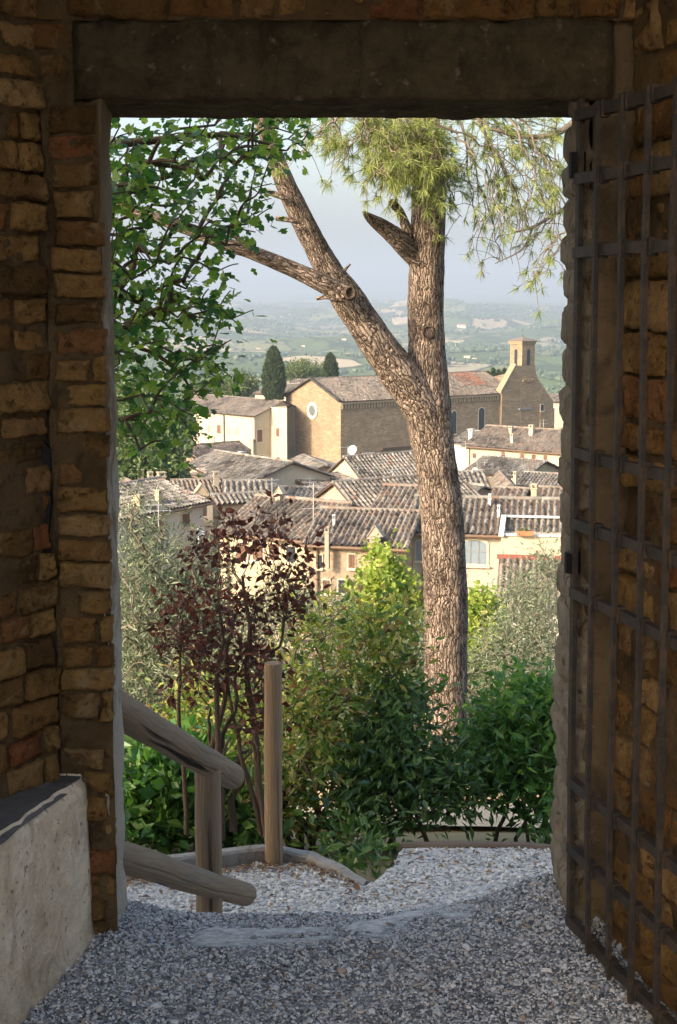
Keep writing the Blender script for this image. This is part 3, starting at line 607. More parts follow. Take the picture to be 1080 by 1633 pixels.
# ------------------------------------------------------------------ terrain
sx = np.linspace(-1, 1, 260); sx = np.sign(sx) * np.abs(sx) ** 1.25
yv = np.concatenate([np.linspace(3.82, 60, 80), np.geomspace(62, 9500, 330)])
S_, Y_ = np.meshgrid(sx, yv); X_ = S_ * (26 + .52 * Y_)
Z_ = th(X_, Y_)
def land_mat():
    t = NT('hill_country'); p = t.pos()
    warp = t.n('ShaderNodeVectorMath', {0: t.n('ShaderNodeTexNoise', {'Vector': p, 'Scale': .004, 'Detail': 3.}).outputs[1], 3: 160.}, operation='SCALE').outputs[0]
    pw = t.n('ShaderNodeVectorMath', {0: t.map(p, (1, .62, 0)), 1: warp}, operation='ADD').outputs[0]
    v = t.vor(pw, 1 / 95, 'F1', 'Color'); sp = t.n('ShaderNodeSeparateColor', {0: v})
    c = t.ramp(sp.outputs[0], [(0, (.07, .10, .035)), (.22, (.10, .135, .045)), (.40, (.20, .20, .085)), (.56, (.38, .30, .18)), (.68, (.12, .16, .05)), (.80, (.07, .105, .035)), (.90, (.42, .34, .22))], 'CONSTANT')
    e = t.vor(pw, 1 / 95, 'DISTANCE_TO_EDGE'); c = t.mix(t.ramp(e, [(.015, 1.), (.05, 0.)]), c, (.035, .055, .02))
    w = t.n('ShaderNodeTexWave', {'Vector': t.map(pw, (1, 1, 1), (0, 0, .7)), 'Scale': .055, 'Distortion': 1., 'Detail': 1.}).outputs[1]
    c = t.mix(t.math('MULTIPLY', t.ramp(sp.outputs[1], [(.55, 0.), (.6, 1.)]), t.math('MULTIPLY', w, .55)), c, (.05, .08, .03))
    n = t.noise(p, .018, 6, .65); c = t.mix(t.ramp(n, [(.56, 0.), (.61, .9)]), c, (.03, .05, .02))
    n2 = t.noise(p, .25, 5, .7); c = t.mix(.5, c, t.mix(n2, (.6, .6, .6), (1.35, 1.35, 1.35)), 'MULTIPLY')
    near = t.mix(t.noise(p, 1.5, 6, .7), (.13, .12, .055), (.34, .275, .175))
    yy = t.n('ShaderNodeSeparateXYZ', {0: p}).outputs[1]
    g1 = t.noise(p, .35, 6, .75); scrub = t.mix(t.ramp(g1, [(.40, 0.), (.62, 1.)]), (.035, .055, .02), (.17, .16, .075)); scrub = t.mix(.7, scrub, t.mix(t.noise(p, 3., 6, .75), (.35, .35, .35), (1.5, 1.5, 1.4)), 'MULTIPLY'); near = t.mix(t.ramp(t.math('DIVIDE', yy, 30.), [(.40, 0.), (.52, 1.)]), near, scrub)
    return t.bsdf(t.mix(t.ramp(t.math('DIVIDE', yy, 600.), [(.35, 0.), (.6, 1.)]), near, c), .95, None, .05)
q = MB(); q.grid(np.stack([X_, Y_, Z_], -1)); tag(q.build('terrain', land_mat(), None, True), kind='structure')
# far mountain ridges beyond the hills
RM = m_plain('mountain', (.10, .12, .07), .95, 0, .2, .004)
q = MB()
for yy_, h0, am, sd_ in ((10500, 20, 60, 1.), (13200, 90, 100, 5.)):
    xs = np.linspace(-7500, 7500, 260); prof = h0 + am * fbm(P3(xs / 2300, sd_), 5)
    rows = [np.column_stack([xs, xs * 0 + yy_ + d_, -60 + (prof + 60) * k]) for d_, k in ((-1600, 0.), (-900, .45), (-300, .85), (0, 1.), (600, .6), (1500, 0.))]
    q.grid(np.stack(rows, 0))
tag(q.build('mountains', RM, None, True), kind='structure')
# ------------------------------------------------------------------ the pine
def pxline(pts, Y0, Y1=None):
    Y1 = Y0 if Y1 is None else Y1; n = len(pts)
    P = [at(a, b, Y0 + (Y1 - Y0) * i / max(1, n - 1)) for i, (a, b, w_) in enumerate(pts)]
    R = [w_ / 2 / ppm(Y0 + (Y1 - Y0) * i / max(1, n - 1)) for i, (a, b, w_) in enumerate(pts)]
    return np.array(P), np.array(R)
def smooth(P, R, m):
    t = np.concatenate([[0], np.cumsum(np.linalg.norm(np.diff(P, axis=0), axis=1))]); tt = np.linspace(0, t[-1], m)
    def cr(a):
        d = np.gradient(a, t, axis=0); i = np.clip(np.searchsorted(t, tt) - 1, 0, len(t) - 2); h = t[i + 1] - t[i]; k = (tt - t[i]) / h
        if a.ndim == 2: k = k[:, None]; h = h[:, None]
        return (2*k**3-3*k**2+1)*a[i] + (k**3-2*k**2+k)*h*d[i] + (-2*k**3+3*k**2)*a[i+1] + (k**3-k**2)*h*d[i+1]
    return cr(P), np.maximum(cr(R), .002)
def bark_limb(mb, pts, Y0, Y1, m, seg, bump, seed, bs=7.):
    P, R = smooth(*pxline(pts, Y0, Y1), m); mb.tube(P, R, seg, 0, bump, bs, True, seed, True); return P, R
PY = 18.0
pine = empty('pine_tree', at(708, 1235, PY), 'tall forked pine with thick plated bark in the middle of the view', 'tree')
q = MB()
bark_limb(q, [(705, 1290, 84), (707, 1230, 76), (710, 1140, 70), (711, 1050, 70), (711, 960, 71), (708, 880, 70), (703, 800, 67), (694, 730, 66), (686, 680, 72), (682, 640, 74), (682, 600, 66), (681, 560, 59), (679, 500, 57), (680, 430, 56), (683, 350, 54), (684, 300, 52), (682, 240, 48), (676, 170, 44), (668, 90, 38), (665, 0, 30), (660, -120, 18)], PY, PY, 420, 96, .06, 1)
q.build('trunk', BARK, pine, True)
q = MB()
PL, _ = bark_limb(q, [(690, 690, 56), (668, 640, 64), (640, 600, 62), (610, 560, 58), (580, 515, 53), (556, 478, 52), (530, 440, 44), (507, 400, 38), (487, 360, 36), (465, 315, 33), (448, 275, 30), (432, 230, 27), (415, 185, 24), (395, 120, 20), (380, 40, 14)], PY - .05, PY - 1.0, 260, 72, .06, 2)
q.build('limb', BARK, pine, True)
q = MB()
bark_limb(q, [(545, 468, 34), (520, 455, 30), (480, 435, 26), (440, 418, 24), (400, 402, 22), (362, 390, 21), (300, 365, 20), (240, 345, 18), (175, 328, 16), (60, 300, 12)], PY - .8, PY - 1.4, 120, 36, .07, 3); q.build('limb', BARK, pine, True)
q = MB()
bark_limb(q, [(440, 418, 14), (415, 405, 12), (390, 388, 9), (360, 366, 7), (330, 350, 5)], PY - 1.0, PY - 1.6, 40, 18, .08, 4); q.build('branch', BARK, pine, True)
for pts in ([(505, 476, 6), (523, 474, 7), (538, 478, 7)], [(549, 432, 6), (554, 426, 4), (559, 421, 3)], [(440, 348, 8), (470, 352, 8), (480, 355, 6)], [(425, 305, 9), (445, 312, 10), (460, 318, 8)]):
    q = MB(); bark_limb(q, pts, PY - .9, PY - .9, 10, 8, .05, 5); q.build('branch', BARK, pine, True)
q = MB()
bark_limb(q, [(690, 300, 34), (664, 276, 34), (640, 250, 31), (615, 222, 29), (595, 195, 27), (570, 150, 24), (540, 90, 20)], PY + .1, PY - .9, 90, 40, .07, 6); q.build('limb', BARK, pine, True)
q = MB()    # broken stub with two prongs
bark_limb(q, [(672, 425, 26), (655, 402, 34), (640, 386, 32), (620, 369, 27), (602, 356, 21), (588, 346, 13), (579, 338, 3)], PY + .05, PY - .7, 60, 30, .09, 7)
bark_limb(q, [(604, 356, 14), (592, 348, 9), (583, 337, 2)], PY - .5, PY - .75, 20, 12, .1, 8)
bark_limb(q, [(660, 396, 22), (651, 372, 18), (643, 350, 15), (636, 335, 13), (627, 325, 13), (624, 321, 8)], PY, PY - .4, 50, 24, .09, 9)
bark_limb(q, [(668, 420, 8), (650, 412, 7), (637, 404, 5)], PY - .2, PY - .3, 12, 10, .09, 10)
q.build('broken_stub', BARK, pine, True)
KN = m_rough('knot_wood', (.10, .075, .055), (.055, .04, .03), (.03, .02, .015), 14)
for kx_, ky_, kr, Yk in ((684, 530, 9, PY - .215), (559, 467, 8, PY - .95), (655, 262, 6, PY - .25)):
    c = at(kx_, ky_, Yk); q = MB(); rr = kr / ppm(PY)
    th_ = np.linspace(0, 2 * math.pi, 25); prof = [(1.25, .05), (1.05, -.02), (.85, -.035), (.7, .0), (.45, .02), (0, .015)]
    g = np.array([[[c[0] + math.cos(a) * rr * k, c[1] + d, c[2] + math.sin(a) * rr * k * 1.15] for a in th_] for k, d in prof]); g += .012 * fbm(g * 18, 3)[..., None]
    q.grid(g); q.build('knot', KN, pine, True)
# needles
def unit(a): return a / (np.linalg.norm(a, axis=-1, keepdims=True) + 1e-9)
def needles(mb, P, D, r, n=34, L=.14, wd=.0032, spread=1.0, droop=.06):
    P = np.repeat(P, n, 0); D = np.repeat(D, n, 0); m = len(P)
    d = unit(D + spread * r.randn(m, 3) * .6 + np.array([0, 0, -droop])); l = L * r.uniform(.65, 1.25, m)
    s = unit(np.cross(d, r.randn(m, 3))) * wd
    b = P + d * (r.uniform(-.05, .05, m))[:, None]
    mid = b + d * (l * .55)[:, None]; tip = b + d * l[:, None] + np.array([0, 0, -1.]) * (l * .06)[:, None]
    v = np.stack([b - s * .6, b + s * .6, mid + s, mid - s, tip], 1); i = np.arange(m)[:, None] * 5
    mb.add(v.reshape(-1, 3), [tuple(x) for x in []] or np.concatenate([np.concatenate([i, i + 1, i + 2], 1), np.concatenate([i, i + 2, i + 3], 1), np.concatenate([i + 3, i + 2, i + 4], 1)]))
r = np.random.RandomState(5)
tw, nd = MB(), MB()
def spray(x0, y0, x1, y1, sag, nt, Yc, dY=1.0, spread_px=26, n=30, L=.15):
    k = np.linspace(0, 1, 14); Ya = Yc + r.uniform(-dY, dY); yy = Ya + r.uniform(-.5, .5) * k
    P = np.array([at(x0 + (x1 - x0) * a, y0 + (y1 - y0) * a + sag * a * a, Y) for a, Y in zip(k, yy)])
    P += .02 * r.randn(*P.shape); tw.tube(P, np.linspace(.016, .004, 14), 6)
    T, D = [], []
    for _ in range(nt):
        a = r.uniform(.2, 1) ** .8; c = P[0] * 0 + np.array([np.interp(a, k, P[:, j]) for j in range(3)])
        off = r.randn(3) * spread_px / ppm(Yc) * np.array([.8, 1., .8]); e = c + off; e[2] -= abs(r.randn()) * .08
        tw.tube(np.array([c, (c + e) / 2 + [0, 0, .03], e]), [.005, .004, .003], 4, cap=False)
        T.append(e); D.append(unit(off + (P[-1] - P[0]) * .25 + np.array([0, 0, -.05])))
    needles(nd, np.array(T), np.array(D), r, n, L)
for a in [(690, 150, 870, 215, 14, 26), (700, 170, 885, 235, 25, 24), (700, 190, 850, 250, 30, 24), (705, 205, 800, 290, 60, 22), (740, 200, 805, 385, 40, 18), (730, 190, 775, 345, 30, 18), (760, 195, 850, 345, 40, 20), (800, 180, 885, 350, 50, 20), (905, 322, 820, 370, 36, 14), (920, 340, 840, 420, 12, 15), (915, 350, 872, 428, 0, 12), (770, 180, 905, 180, 8, 26), (720, 165, 905, 200, 10, 26), (790, 200, 895, 275, 10, 22), (740, 170, 830, 305, 30, 22),
          (630, 190, 705, 305, -10, 22), (640, 170, 690, 285, 10, 22), (600, 200, 665, 280, 4, 20), (590, 185, 640, 260, 12, 20), (650, 185, 700, 235, 6, 20), (575, 175, 610, 235, 20, 16), (560, 180, 590, 285, 10, 14), (640, 250, 585, 285, 8, 10), (630, 180, 530, 250, 10, 14), (600, 160, 500, 205, 12, 18), (560, 170, 470, 235, 10, 14), (620, 150, 560, 215, 10, 18), (700, 260, 745, 320, 20, 12), (690, 210, 720, 300, 10, 16), (630, 160, 680, 250, 12, 22), (610, 170, 650, 250, 10, 22), (670, 150, 705, 240, 14, 22), (665, 190, 695, 280, 4, 22), (600, 200, 640, 265, 6, 18), (580, 160, 620, 225, 14, 18), (680, 170, 715, 290, 6, 22), (660, 220, 705, 305, 0, 20), (520, 170, 555, 235, 10, 14), (720, 130, 800, 235, 18, 20), (820, 150, 900, 300, 20, 18)]:
    near = a[2] < 720 and a[0] > 570
    for rep in range(2 if near else 1): spray(a[0] + r.uniform(-12, 12), a[1] + r.uniform(-10, 10) - 6, a[2] + r.uniform(-14, 14), a[3] + r.uniform(-14, 14), a[4], int(a[5] * (.75 if near else .9)), PY - (1.0 if near else .7), .45 if near else 1.0, 24, 36 if near else 30, .135 if near else .115)
# bare drooping twigs at the right
for i in range(46):
    x0 = r.uniform(770, 890); y0 = r.uniform(220, 330); k = np.linspace(0, 1, 9)
    xx = x0 + r.uniform(-25, 25) * k + 6 * np.sin(k * r.uniform(3, 9)); yy = y0 + r.uniform(40, 130) * k
    Yc = PY - r.uniform(0, 1.5); tw.tube(np.array([at(a, b, Yc) for a, b in zip(xx, yy)]), np.linspace(.007, .003, 9), 4, cap=False)
for pts in ([(920, 320, 7), (880, 345, 6), (850, 362, 5), (815, 372, 3)], [(940, 170, 12), (890, 212, 10), (840, 218, 8), (780, 205, 6)], [(850, 362, 4), (835, 395, 3), (790, 420, 2)]): bark_limb(tw, pts, PY - .6, PY - .9, 14, 6, .05, 5)
tw.build('twigs', TWIG_GREY, pine, True)
NEEDLE = m_leaf('pine_needle', [(.10, .15, .035), (.19, .24, .06), (.30, .34, .10), (.36, .36, .15)], .30, (1.3, 1.35, .7), .5)
nd.build('needles', NEEDLE, pine, False)

# ------------------------------------------------------------------ leafy growth
def leaf_cloud(mb, P, D, size, asp, r, up=.5, spread=.9, droop=.25, jag=False):
    m = len(P); a = unit(D + spread * r.randn(m, 3)); a[:, 2] -= droop * r.rand(m); a = unit(a)
    nrm = unit(np.array([0, 0, 1.]) * up + r.randn(m, 3) * .55); wv = unit(np.cross(nrm, a)); nrm = np.cross(a, wv)
    L = (size * r.uniform(.45, 1.35, m))[:, None]; W = L * asp * .5 * r.uniform(.8, 1.2, (m, 1))
    b = P; mid = P + a * L * .45 - nrm * L * .06; tip = P + a * L - nrm * L * .12 * r.rand(m, 1)
    if not jag:
        l = P + a * L * .42 + wv * W + nrm * L * .04; rr = P + a * L * .42 - wv * W + nrm * L * .04
        v = np.stack([b, l, tip, rr, mid], 1); T = np.array([(0, 4, 1), (1, 4, 2), (0, 3, 4), (3, 2, 4)]); k = 5
    else:                          # lobed, maple-like
        l = P + a * L * .30 + wv * W * 1.15; l2 = P + a * L * .5 + wv * W * .45; l3 = P + a * L * .72 + wv * W * .75
        e = P + a * L * .30 - wv * W * 1.15; e2 = P + a * L * .5 - wv * W * .45; e3 = P + a * L * .72 - wv * W * .75
        v = np.stack([b, l, l2, l3, tip, e3, e2, e, mid], 1); k = 9
        T = np.array([(0, 8, 1), (1, 8, 2), (2, 8, 3), (3, 8, 4), (4, 8, 5), (5, 8, 6), (6, 8, 7), (7, 8, 0)])
    mb.add(v.reshape(-1, 3), (T[None] + (np.arange(m) * k)[:, None, None]).reshape(-1, 3))
def grow(tb, base, pts, r, r0, wiggle=.04, minr=.002, lift=.0):
    """joins every point to the nearest node already grown (nearest to the base first); radii by the pipe model"""
    base = np.atleast_2d(base); pts = np.asarray(pts); order = np.argsort(np.linalg.norm(pts - base[0], axis=1))
    N = [b for b in base]; par = [-1] * len(base); nodes = np.zeros((len(base) + len(pts), 3)); nodes[:len(base)] = base; cnt = len(base); idx = {}
    dist0 = np.linalg.norm(nodes - base[0], axis=1)
    for i in order:
        p = pts[i]; nd_ = nodes[:cnt]; d = np.linalg.norm(nd_ - p, axis=1) + .25 * np.maximum(0, np.linalg.norm(nd_ - base[0], axis=1) - np.linalg.norm(p - base[0]) * .97) * 8
        j = int(np.argmin(d)); nodes[cnt] = p; par.append(j); cnt += 1
    wgt = np.ones(cnt)
    for i in range(cnt - 1, -1, -1):
        if par[i] >= 0: wgt[par[i]] += wgt[i]
    rd = np.maximum(r0 * (wgt / wgt.max()) ** .5, minr)
    for i in range(cnt):
        j = par[i]
        if j < 0: continue
        a, b = nodes[j], nodes[i]; l = np.linalg.norm(b - a); k = np.linspace(0, 1, 5)[:, None]
        m = a + (b - a) * k + np.sin(k * math.pi) * (r.randn(3) * wiggle * l + np.array([0, 0, lift * l]))
        tb.tube(m, np.linspace(min(rd[j], rd[i] * 1.35), rd[i], 5), 6 if rd[i] > .006 else 4, 0, .08, 9, False, i)
    return nodes[:cnt], np.array(par)
def blobs(spec, n, r, shell=.45):
    """points in a union of ellipsoids given as (px, py, Y, rx px, ry px, depth m)"""
    A = np.array([s[3] * s[4] for s in spec], float); A /= A.sum(); out = []
    for s, k in zip(spec, r.multinomial(n, A)):
        d = unit(r.randn(k, 3)) * (r.rand(k, 1) ** shell); c = at(s[0], s[1], s[2]); g = ppm(s[2])
        out.append(c + d * np.array([s[3] / g, s[5], s[4] / g]))
    return np.vstack(out)
def shrub(name, label, cat, base_px, Yb, spec, nclump, per, size, asp, leafm, barkm, seed, r0=.03, sig=.1, group=None, stems=1, up=.5, jag=False, droop=.25, crown='foliage', spread=.9, twig=True, shell=.45, stem_name='stems', lift=.05, basepts=None):
    r = np.random.RandomState(seed); b = at(base_px[0], base_px[1], Yb) if basepts is None else np.atleast_2d(basepts)[0]
    root = empty(name, b, label, cat, group); P = blobs(spec, nclump, r, shell)
    stemn = None
    tb = MB(); bases = np.array([b + np.array([r.uniform(-.3, .3), r.uniform(-.15, .15), 0]) * (stems > 1) for _ in range(stems)]) if basepts is None else np.atleast_2d(basepts)
    if stems > 1:
        nodes_ = []
        for k_ in range(stems):
            tgt = P[r.randint(len(P))]; b0 = bases[k_]; kk = np.linspace(0, 1, 12)[:, None]; end = b0 + (tgt - b0) * r.uniform(.6, .9)
            path = b0 + (end - b0) * kk + np.array([0, 0, .18]) * np.sin(kk * math.pi) * np.linalg.norm(tgt - b0) * .6 + .035 * np.column_stack([fbm(P3(kk[:, 0] * 4, k_ + j * 7.), 3) for j in range(3)]) * 2 * np.minimum(1, kk * 3)
            tb.tube(path, r0 * r.uniform(.55, 1.) * np.linspace(1, .35, 12), 8, 0, .1, 12, True, k_); nodes_.append(path[2:])
        bases = np.vstack([bases[:1]] + nodes_)
    nodes, par = grow(tb, bases, P, r, r0 * (.45 if stems > 1 else 1), lift=lift)
    tb.build(stem_name, barkm, root, True)
    nb = len(bases); C = nodes[nb:]; pa = nodes[par[nb:]]; D = unit(C - pa)
    n = len(C); k = r.rand(n * per, 1); c = np.repeat(C, per, 0); p = np.repeat(pa, per, 0); d = np.repeat(D, per, 0)
    ln = np.minimum(np.linalg.norm(c - p, axis=1, keepdims=True), sig * 3)
    pos = c - d * ln * k * .8 + r.randn(n * per, 3) * sig
    mb = MB(); leaf_cloud(mb, pos, unit(d + (pos - c) / sig * .5), np.full(len(pos), size), asp, r, up, spread, droop, jag)
    mb.build(crown, leafm, root, False); return root

LF_MAPLE = m_leaf('broad_leaf', [(.03, .085, .035), (.055, .13, .042), (.10, .18, .045), (.18, .26, .06), (.28, .33, .08)], .48, (1.3, 1.6, .6), .42, .45)
LF_LAUREL = m_leaf('laurel_leaf', [(.03, .07, .022), (.055, .12, .034), (.09, .17, .045), (.15, .24, .07)], .3, None, .35, .5)
LF_BRIGHT = m_leaf('bright_leaf', [(.035, .10, .03), (.065, .17, .036), (.11, .23, .05), (.18, .30, .07)], .35, None, .38, .45)
LF_MIX = m_leaf('mixed_leaf', [(.05, .10, .025), (.09, .17, .035), (.17, .24, .05), (.28, .31, .07), (.36, .33, .10), (.22, .10, .05)], .35, None, .5)
LF_RED = m_leaf('dead_leaf', [(.050, .022, .016), (.085, .034, .022), (.12, .040, .026), (.15, .045, .03), (.11, .07, .04)], .2, (1.4, .8, .7), .6)
LF_OLIVE = m_leaf('olive_leaf', [(.065, .095, .055), (.13, .165, .095), (.21, .245, .155), (.34, .36, .25)], .2, (1.1, 1.15, .75), .5)
LF_YELLOW = m_leaf('lime_leaf', [(.14, .22, .03), (.24, .32, .05), (.34, .40, .08), (.42, .42, .12)], .4, (1.3, 1.35, .6), .5)
LF_TREE = m_leaf('far_leaf', [(.04, .075, .025), (.07, .115, .035), (.11, .155, .05), (.15, .19, .07)], .25, None, .6)
LF_CYP = m_leaf('cypress_leaf', [(.018, .035, .013), (.032, .055, .02), (.05, .075, .026), (.085, .105, .04)], .12, None, .7, .2)

# broadleaf tree hanging in from the left
spec = [(220, 260, 7.0, 75, 70, .7), (330, 235, 7.2, 90, 60, .7), (440, 215, 7.6, 70, 45, .5), (410, 300, 7.4, 75, 50, .6), (280, 340, 6.8, 100, 60, .8), (380, 365, 7.1, 50, 45, .5), (230, 430, 6.9, 70, 70, .7), (330, 440, 7.2, 65, 55, .6), (230, 540, 6.8, 65, 70, .7), (330, 530, 7.0, 60, 60, .6), (260, 640, 6.8, 70, 50, .6), (320, 600, 7., 65, 50, .5), (215, 700, 6.8, 45, 35, .5), (480, 190, 7.6, 40, 25, .4), (400, 490, 7.3, 30, 10, .3), (290, 690, 7, 40, 35, .4), (180, 330, 6.6, 60, 120, .8), (420, 190, 7.4, 80, 25, .5), (160, 560, 6.6, 60, 140, .8)]
bp = np.array([at(60, 640 - 40 * i, 7.1) for i in range(14)] ); bp = np.vstack([[-3.1, 7.4, -1.6], [-3.1, 7.35, .2], [-3.0, 7.3, 1.4], [-2.7, 7.2, 2.0]]); bp2 = np.array([at(120, 225, 7.2), at(120, 480, 7.0), at(120, 320, 7.0)])
r = np.random.RandomState(77)
tb = MB(); P = blobs(spec, 365, r, .40)
root = empty('broadleaf_tree', (-3.1, 7.4, -1.6), 'leafy green broadleaf tree reaching in from the left with lobed leaves', 'tree')
tr = MB(); tr.tube(np.array([(-3.1, 7.4, -1.9), (-3.12, 7.38, 0), (-3.05, 7.3, 1.4), (-2.9, 7.25, 2.6), (-2.8, 7.2, 3.6)]), [.17, .15, .13, .10, .06], 16, 0, .1, 6, True, 3); tr.build('trunk', TWIG, root, True)
nodes, par = grow(tb, np.array([(-3.05, 7.3, 1.2), (-3.0, 7.3, 1.8), (-2.9, 7.25, 2.5), (-3.08, 7.3, .4)]), P, r, .055, .06, .003, .06)
bark_limb(tb, [(60, 240, 18), (180, 230, 15), (270, 222, 11), (360, 215, 7), (430, 230, 4)], 7.2, 7.4, 30, 10, .06, 4)
tb.build('branches', TWIG, root, True)
per = 8; C = nodes[4:]; pa = nodes[par[4:]]; D = unit(C - pa); n = len(C)
pos = np.repeat(C, per, 0) + r.randn(n * per, 3) * .06 - np.repeat(D, per, 0) * r.rand(n * per, 1) * .2
mb = MB(); leaf_cloud(mb, pos, unit(np.repeat(D, per, 0) + [0, 0, -.5]), np.full(len(pos), .051), .95, r, .8, .8, .4, True); mb.build('crown', LF_MAPLE, root, False)

# dying shrub with dark red leaves
shrub('dying_shrub', 'half bare shrub with withered dark red leaves behind the log handrail', 'shrub', (372, 1330), 7.9,
      [(400, 845, 8.0, 75, 40, .35), (330, 880, 7.9, 45, 50, .35), (450, 875, 8.0, 55, 45, .35), (360, 960, 7.9, 85, 60, .4), (300, 1020, 7.8, 60, 45, .3), (440, 960, 8., 60, 60, .3), (370, 1060, 7.9, 80, 70, .3), (430, 1060, 7.9, 50, 50, .3), (430, 805, 8., 35, 18, .2), (360, 815, 8., 30, 18, .2), (480, 930, 8.1, 40, 50, .3), (290, 960, 7.8, 45, 40, .3), (300, 1080, 7.8, 50, 40, .25), (420, 1130, 7.9, 60, 50, .25), (260, 990, 7.8, 30, 30, .2)], 520, 4, .050, .6, LF_RED, TWIG, 31, .024, .032, stems=11, up=.2, droop=.7, lift=.01, crown='withered_leaves')
# mixed green shrub in the centre
shrub('green_shrub', 'loose shrub with yellow green and olive leaves left of the pine trunk', 'shrub', (500, 1370), 8.6,
      [(585, 985, 9.0, 45, 45, .4), (530, 1010, 9., 45, 40, .4), (490, 1000, 9., 30, 50, .3), (630, 1020, 9.1, 30, 40, .3), (520, 1090, 8.8, 95, 55, .5), (480, 1160, 8.6, 70, 60, .5), (600, 1060, 9.0, 60, 60, .5), (640, 990, 9.2, 35, 40, .4), (430, 1230, 8.5, 70, 60, .4), (530, 1200, 8.6, 80, 60, .5), (480, 1290, 8.4, 75, 45, .35)], 400, 10, .07, .42, LF_MIX, TWIG, 32, .03, .085, stems=8, lift=.03)
# glossy laurels
shrub('laurel_shrub', 'dark glossy laurel shrub low in front of the pine foot', 'shrub', (620, 1365), 8.6,
      [(620, 1150, 8.8, 70, 55, .5), (600, 1230, 8.6, 75, 60, .5), (680, 1240, 8.6, 70, 45, .5), (630, 1280, 8.5, 55, 28, .35), (560, 1290, 8.35, 50, 40, .35), (730, 1240, 8.7, 50, 40, .45), (640, 1110, 9.0, 40, 30, .4), (560, 1345, 7.6, 28, 18, .15), (585, 1366, 7.25, 20, 14, .1)], 460, 13, .085, .36, LF_LAUREL, TWIG, 33, .022, .085, stems=5, lift=.03)
shrub('laurel_bush', 'bright green glossy bush beside the right jamb of the doorway', 'shrub', (830, 1385), 9.0,
      [(830, 1130, 9.2, 70, 50, .5), (830, 1200, 9.0, 80, 55, .5), (790, 1170, 9.2, 50, 45, .5), (870, 1245, 8.9, 45, 40, .5), (780, 1225, 9.1, 50, 35, .4), (900, 1150, 9.0, 40, 80, .5), (865, 1310, 8.7, 25, 22, .2)], 420, 14, .09, .38, LF_BRIGHT, TWIG, 34, .022, .085, stems=5, lift=.03)
shrub('hedge_shrub', 'low shrub with broad mid green leaves behind the lower handrail', 'shrub', (270, 1380), 8.4,
      [(250, 1250, 8.5, 65, 60, .4), (330, 1290, 8.4, 70, 45, .4), (230, 1310, 8.3, 50, 40, .35), (300, 1210, 8.6, 50, 40, .4), (390, 1300, 8.4, 50, 45, .35), (180, 1270, 8.4, 40, 70, .4)], 300, 12, .095, .6, LF_BRIGHT, TWIG, 35, .018, .08, stems=4, lift=.03)
shrub('wild_shrub', 'sparse olive green undergrowth shrub behind the bare stems of the red shrub', 'shrub', (330, 1330), 10.0,
      [(330, 1130, 10.2, 80, 50, .5), (400, 1180, 10., 70, 60, .5), (280, 1180, 10., 60, 50, .5), (350, 1230, 9.8, 90, 50, .5), (440, 1120, 10.3, 40, 50, .4)], 320, 12, .075, .4, LF_MIX, TWIG, 36, .022, .10, stems=6, lift=.03)
# olives
def olive(label, base, Y, spec, n, per, seed, L=.075):
    return shrub('olive_tree', label, 'tree', base, Y, spec, n, per, L, .20, LF_OLIVE, TWIG_GREY, seed, .09, .13, group='silvery olive trees on the slope', up=.3, crown='crown', stem_name='trunk', spread=.8, droop=.1)
olive('silvery olive tree at left behind the dying red shrub', (240, 1290), 13.0, [(240, 985, 13, 80, 65, 1.), (215, 915, 13, 40, 38, .8), (300, 935, 13.2, 45, 38, .7), (280, 1060, 13, 90, 80, 1.), (215, 1100, 12.8, 60, 90, .9), (330, 980, 13.2, 60, 70, .8), (255, 850, 13, 9, 50, .2), (300, 868, 13, 8, 40, .2), (212, 840, 13, 8, 55, .2), (230, 870, 13, 8, 45, .2), (335, 880, 13, 8, 40, .2)], 620, 30, 41)
olive('pale olive tree crown at right above the bright green bush', (840, 1200), 21.0, [(850, 960, 21, 45, 60, 1.2), (820, 1030, 21, 65, 55, 1.2), (870, 1050, 21, 50, 70, 1.2), (780, 1080, 21, 50, 45, 1.), (880, 900, 21, 25, 40, .8), (850, 1110, 21, 70, 50, 1.)], 560, 34, 42, .085)
olive('small olive tree crown just left of the pine trunk', (645, 1200), 21.0, [(650, 1030, 21, 40, 50, .9), (625, 1080, 21, 55, 55, 1.), (665, 1090, 21, 45, 60, 1.), (600, 1040, 21, 30, 35, .8), (760, 1120, 22, 30, 60, .8)], 330, 32, 43, .085)
olive('olive tree further down the slope behind the centre shrub', (460, 1180), 24.0, [(450, 960, 24, 60, 60, 1.2), (520, 980, 24, 60, 50, 1.2), (400, 1010, 24, 60, 60, 1.2), (480, 1050, 24, 80, 60, 1.2), (560, 1040, 24, 50, 50, 1.2)], 420, 32, 44, .09)
# sunlit lime green trees below the houses
shrub('lime_tree', 'sunlit yellow green tree in front of the brick house', 'tree', (605, 1160), 34.0, [(615, 905, 34, 22, 36, .8), (600, 950, 34, 40, 40, 1.), (635, 950, 34, 35, 35, 1.), (575, 985, 34, 30, 30, .9), (640, 990, 34, 30, 30, .9), (600, 1020, 34, 45, 40, 1.)], 380, 22, .17, .75, LF_YELLOW, TWIG, 51, .1, .16, crown='crown', stem_name='trunk', group='yellow green trees')
shrub('lime_tree', 'yellow green tree just right of the pine trunk', 'tree', (772, 1140), 34.0, [(770, 975, 34, 28, 25, .8), (765, 1015, 34, 32, 35, 1.), (785, 1000, 34, 20, 30, .8), (755, 1050, 34, 24, 40, .8)], 240, 22, .17, .75, LF_YELLOW, TWIG, 52, .1, .16, crown='crown', stem_name='trunk', group='yellow green trees')
